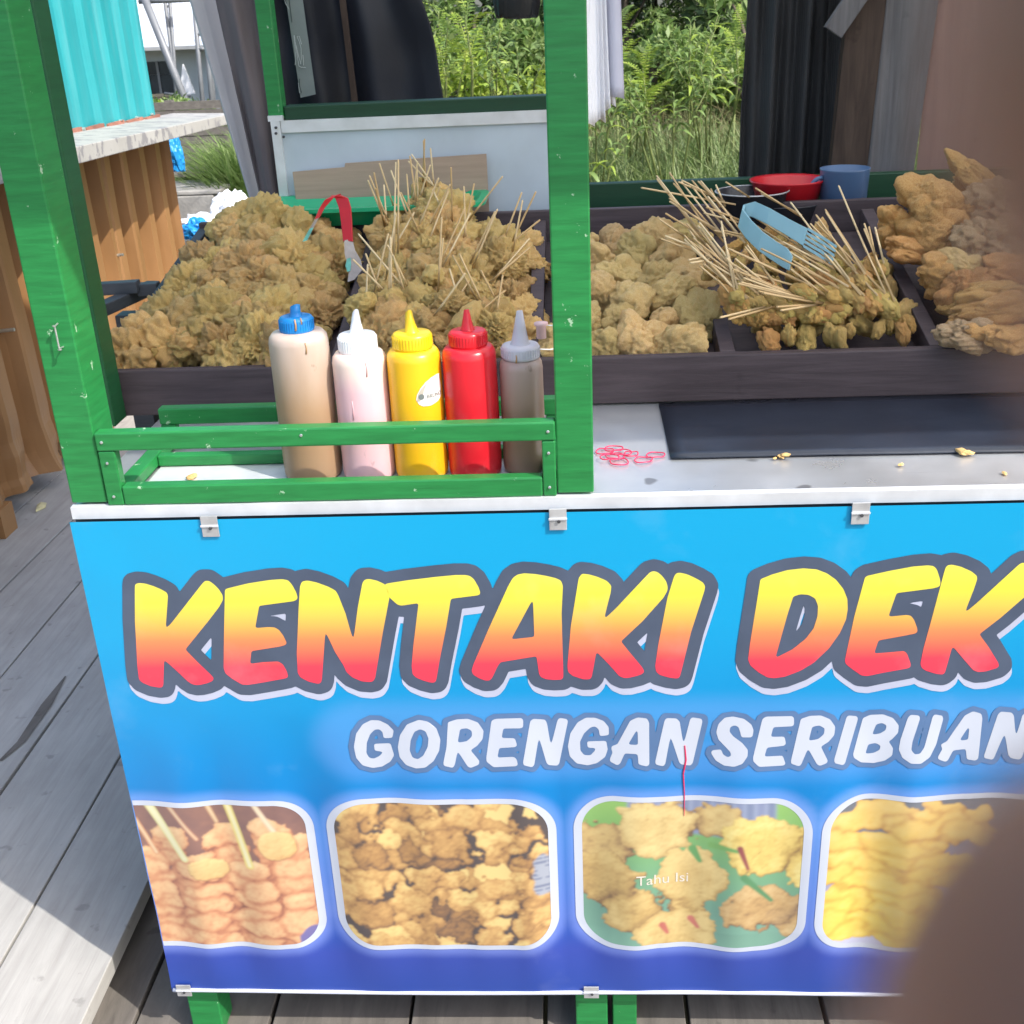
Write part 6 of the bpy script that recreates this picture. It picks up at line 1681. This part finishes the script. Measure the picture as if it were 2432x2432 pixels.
for i, (loc, h, n, s) in enumerate((((0.3061, 6.2000, -0.0597), .40, 4, .8), ((0.7719, 6.0000, -0.3366), .36, 4, .8), ((1.2369, 6.0000, -0.3229), .42, 5, .75), ((1.5242, 6.6000, -0.2381), .50, 5, .9), ((0.6998, 5.6000, -0.4940), .34, 3, .8), ((1.0196, 6.8000, -0.2717), .42, 4, .85), ((0.1033, 6.9000, 0.0250), .40, 4, .8), ((1.4792, 7.6000, -0.1123), .50, 5, .9), ((-0.2839, 7.4000, 0.0780), .45, 4, .9))):
    rosette((loc[0], loc[1], loc[2]), h, n, ['long leaved plant near the middle green post in the rear window', 'low long leaved plant by the white hanging sheets', 'long leaved plant in the middle of the right rear opening', 'tall long leaved plant beside the black net', 'lowest long leaved plant next to the middle green post', 'long leaved plant behind the low one by the white sheets', 'long leaved plant behind the bright feathered plant', 'long leaved plant at the back of the right rear opening', 'long leaved plant next to the dark navy tarpaulin'][i], 60 + i, s)
# grass and weeds
def blades(n, x0, x1, y0, y1, h0, h1, w, seed, zf, lean=.45):
    r = np.random.default_rng(seed)
    x = r.uniform(x0, x1, n); y = r.uniform(y0, y1, n); z = np.array([zf(a, b_) for a, b_ in zip(x, y)])
    h = r.uniform(h0, h1, n) * (.7 + .6 * vnoise(x + 50, y + 50, 1.1, seed)); a = r.uniform(0, 6.28, n)
    ln = h * lean * r.random(n) * 2; dx = np.cos(a) * ln; dy = np.sin(a) * ln
    px = -np.sin(a) * w / 2; py = np.cos(a) * w / 2
    B = np.stack([x, y, z], 1)
    def row(t, f): return B + np.stack([dx * t * t, dy * t * t, h * (t - .28 * t * t)], 1), np.stack([px * f, py * f, 0 * px], 1)
    V = []
    for t, f in ((0, 1), (.5, .85), (1, .08)):
        c, o = row(t, f); V += [c - o, c + o]
    V = np.stack(V, 1).reshape(-1, 3); k = np.arange(n)[:, None] * 6
    F = np.concatenate([k + np.array([0, 1, 3, 2]), k + np.array([2, 3, 5, 4])])
    return V, F
zs_ = lambda x, y: soil((x + 60) / 120, (y + 6) / 150)[2]
V, F = blades(30000, -1.3, 5.5, 5.6, 9.8, .35, .75, .012, 1, zs_)
tag(link('grass', np_mesh('grass', V, F, M['grass'])), kind='stuff')
V, F = blades(6000, .6, 4.5, 7.0, 9.5, .5, .95, .007, 2, zs_, .7)
tag(link('dry_grass', np_mesh('dry_grass', V, F, M['drygrass'])), kind='stuff')
Va, Fa = blades(5200, -1.66, -1.02, 6.35, 7.0, .60, .98, .024, 3, zs_, .38)
Vb, Fb = blades(6500, -2.0, -1.15, 6.9, 8.3, .45, .85, .024, 5, zs_, .55)
V = np.concatenate([Va, Vb]); F = np.concatenate([Fa, Fb + len(Va)])
tag(link('weeds', np_mesh('weeds', V, F, M['leaf_mid'])), kind='stuff')

# ------------------------------------------------------------------ the photographer's phone and hand, fingers over the edge of the lens
CM = cam.matrix_world.copy()
def cs(x, y, z): return CM @ Vector((x * .001, y * .001, -z * .001))
ph = MB()
pts = [cs(x, y, z) for z in (-10.5, -2.0) for x, y in ((-24, -125), (62, -125), (62, 32), (-24, 32))]
ph.add(pts, [(0, 1, 2, 3), (7, 6, 5, 4), (0, 4, 5, 1), (1, 5, 6, 2), (2, 6, 7, 3), (3, 7, 4, 0)])
po = ph.build('phone', M['pan'], None, bevel=.002)
tag(po, 'black phone held up in the hand that takes the picture', 'phone')
chain = {'wrist': (112, -128, -34), 'palm': (98, -70, -22), 'k1': (86, 2, -8), 'k2': (88, -20, -8), 'k3': (88, -42, -8), 'k4': (85, -63, -9)}
SKV = [(150, -230, -80, 30), (118, -140, -40, 26), (100, -85, -26, 24), (94, -38, -18, 22)]
bmv = list(SKV); ed = [(0, 1), (1, 2), (2, 3)]
def fing(root, pts, parent):
    prev = parent
    for p in pts:
        bmv.append(p); ed.append((prev, len(bmv) - 1)); prev = len(bmv) - 1
fing('k1', [(90, -4, -10, 11), (70, 3, 12, 8.5), (44, 4, 13, 7.6), (24, 5, 11.5, 7.8), (11.0, 4.8, 10.3, 7.8), (4.0, 4.6, 10.1, 5)], 3)
fing('k2', [(92, -26, -8, 11), (74, -16, 15, 9), (46, -11.5, 18, 8.6), (26, -9.6, 17, 8.6), (11.3, -9.9, 16, 8.8), (4.7, -10.3, 15.8, 5.4)], 3)
fing('k3', [(92, -50, -10, 11), (76, -42, 16, 8.6), (54, -36, 20, 7.8), (36, -33, 19, 7.2), (28, -32, 18, 6.6)], 2)
fing('k4', [(88, -74, -12, 10), (74, -66, 12, 7.6), (56, -58, 15, 6.8), (44, -55, 14, 6.3), (38, -54, 13, 5.8)], 2)
fing('th', [(92, -96, -36, 13), (76, -70, -36, 10), (56, -52, -26, 9), (42, -42, -20, 8)], 2)
me = bpy.data.meshes.new('hand')
me.from_pydata([tuple(cs(x, y, z)) for x, y, z, r in bmv], ed, [])
ho = bpy.data.objects.new('hand', me); COL.objects.link(ho)
sk = ho.modifiers.new('skin', 'SKIN'); sk.use_smooth_shade = True
for i, (x, y, z, r) in enumerate(bmv):
    me.skin_vertices[0].data[i].radius = (r * .001, r * .001)
me.skin_vertices[0].data[0].use_root = True
ss = ho.modifiers.new('sub', 'SUBSURF'); ss.levels = 2; ss.render_levels = 2
me.materials.append(M['skin'])
tag(ho, 'blurred brown fingers of the hand that reach over the lower right corner', 'hand')
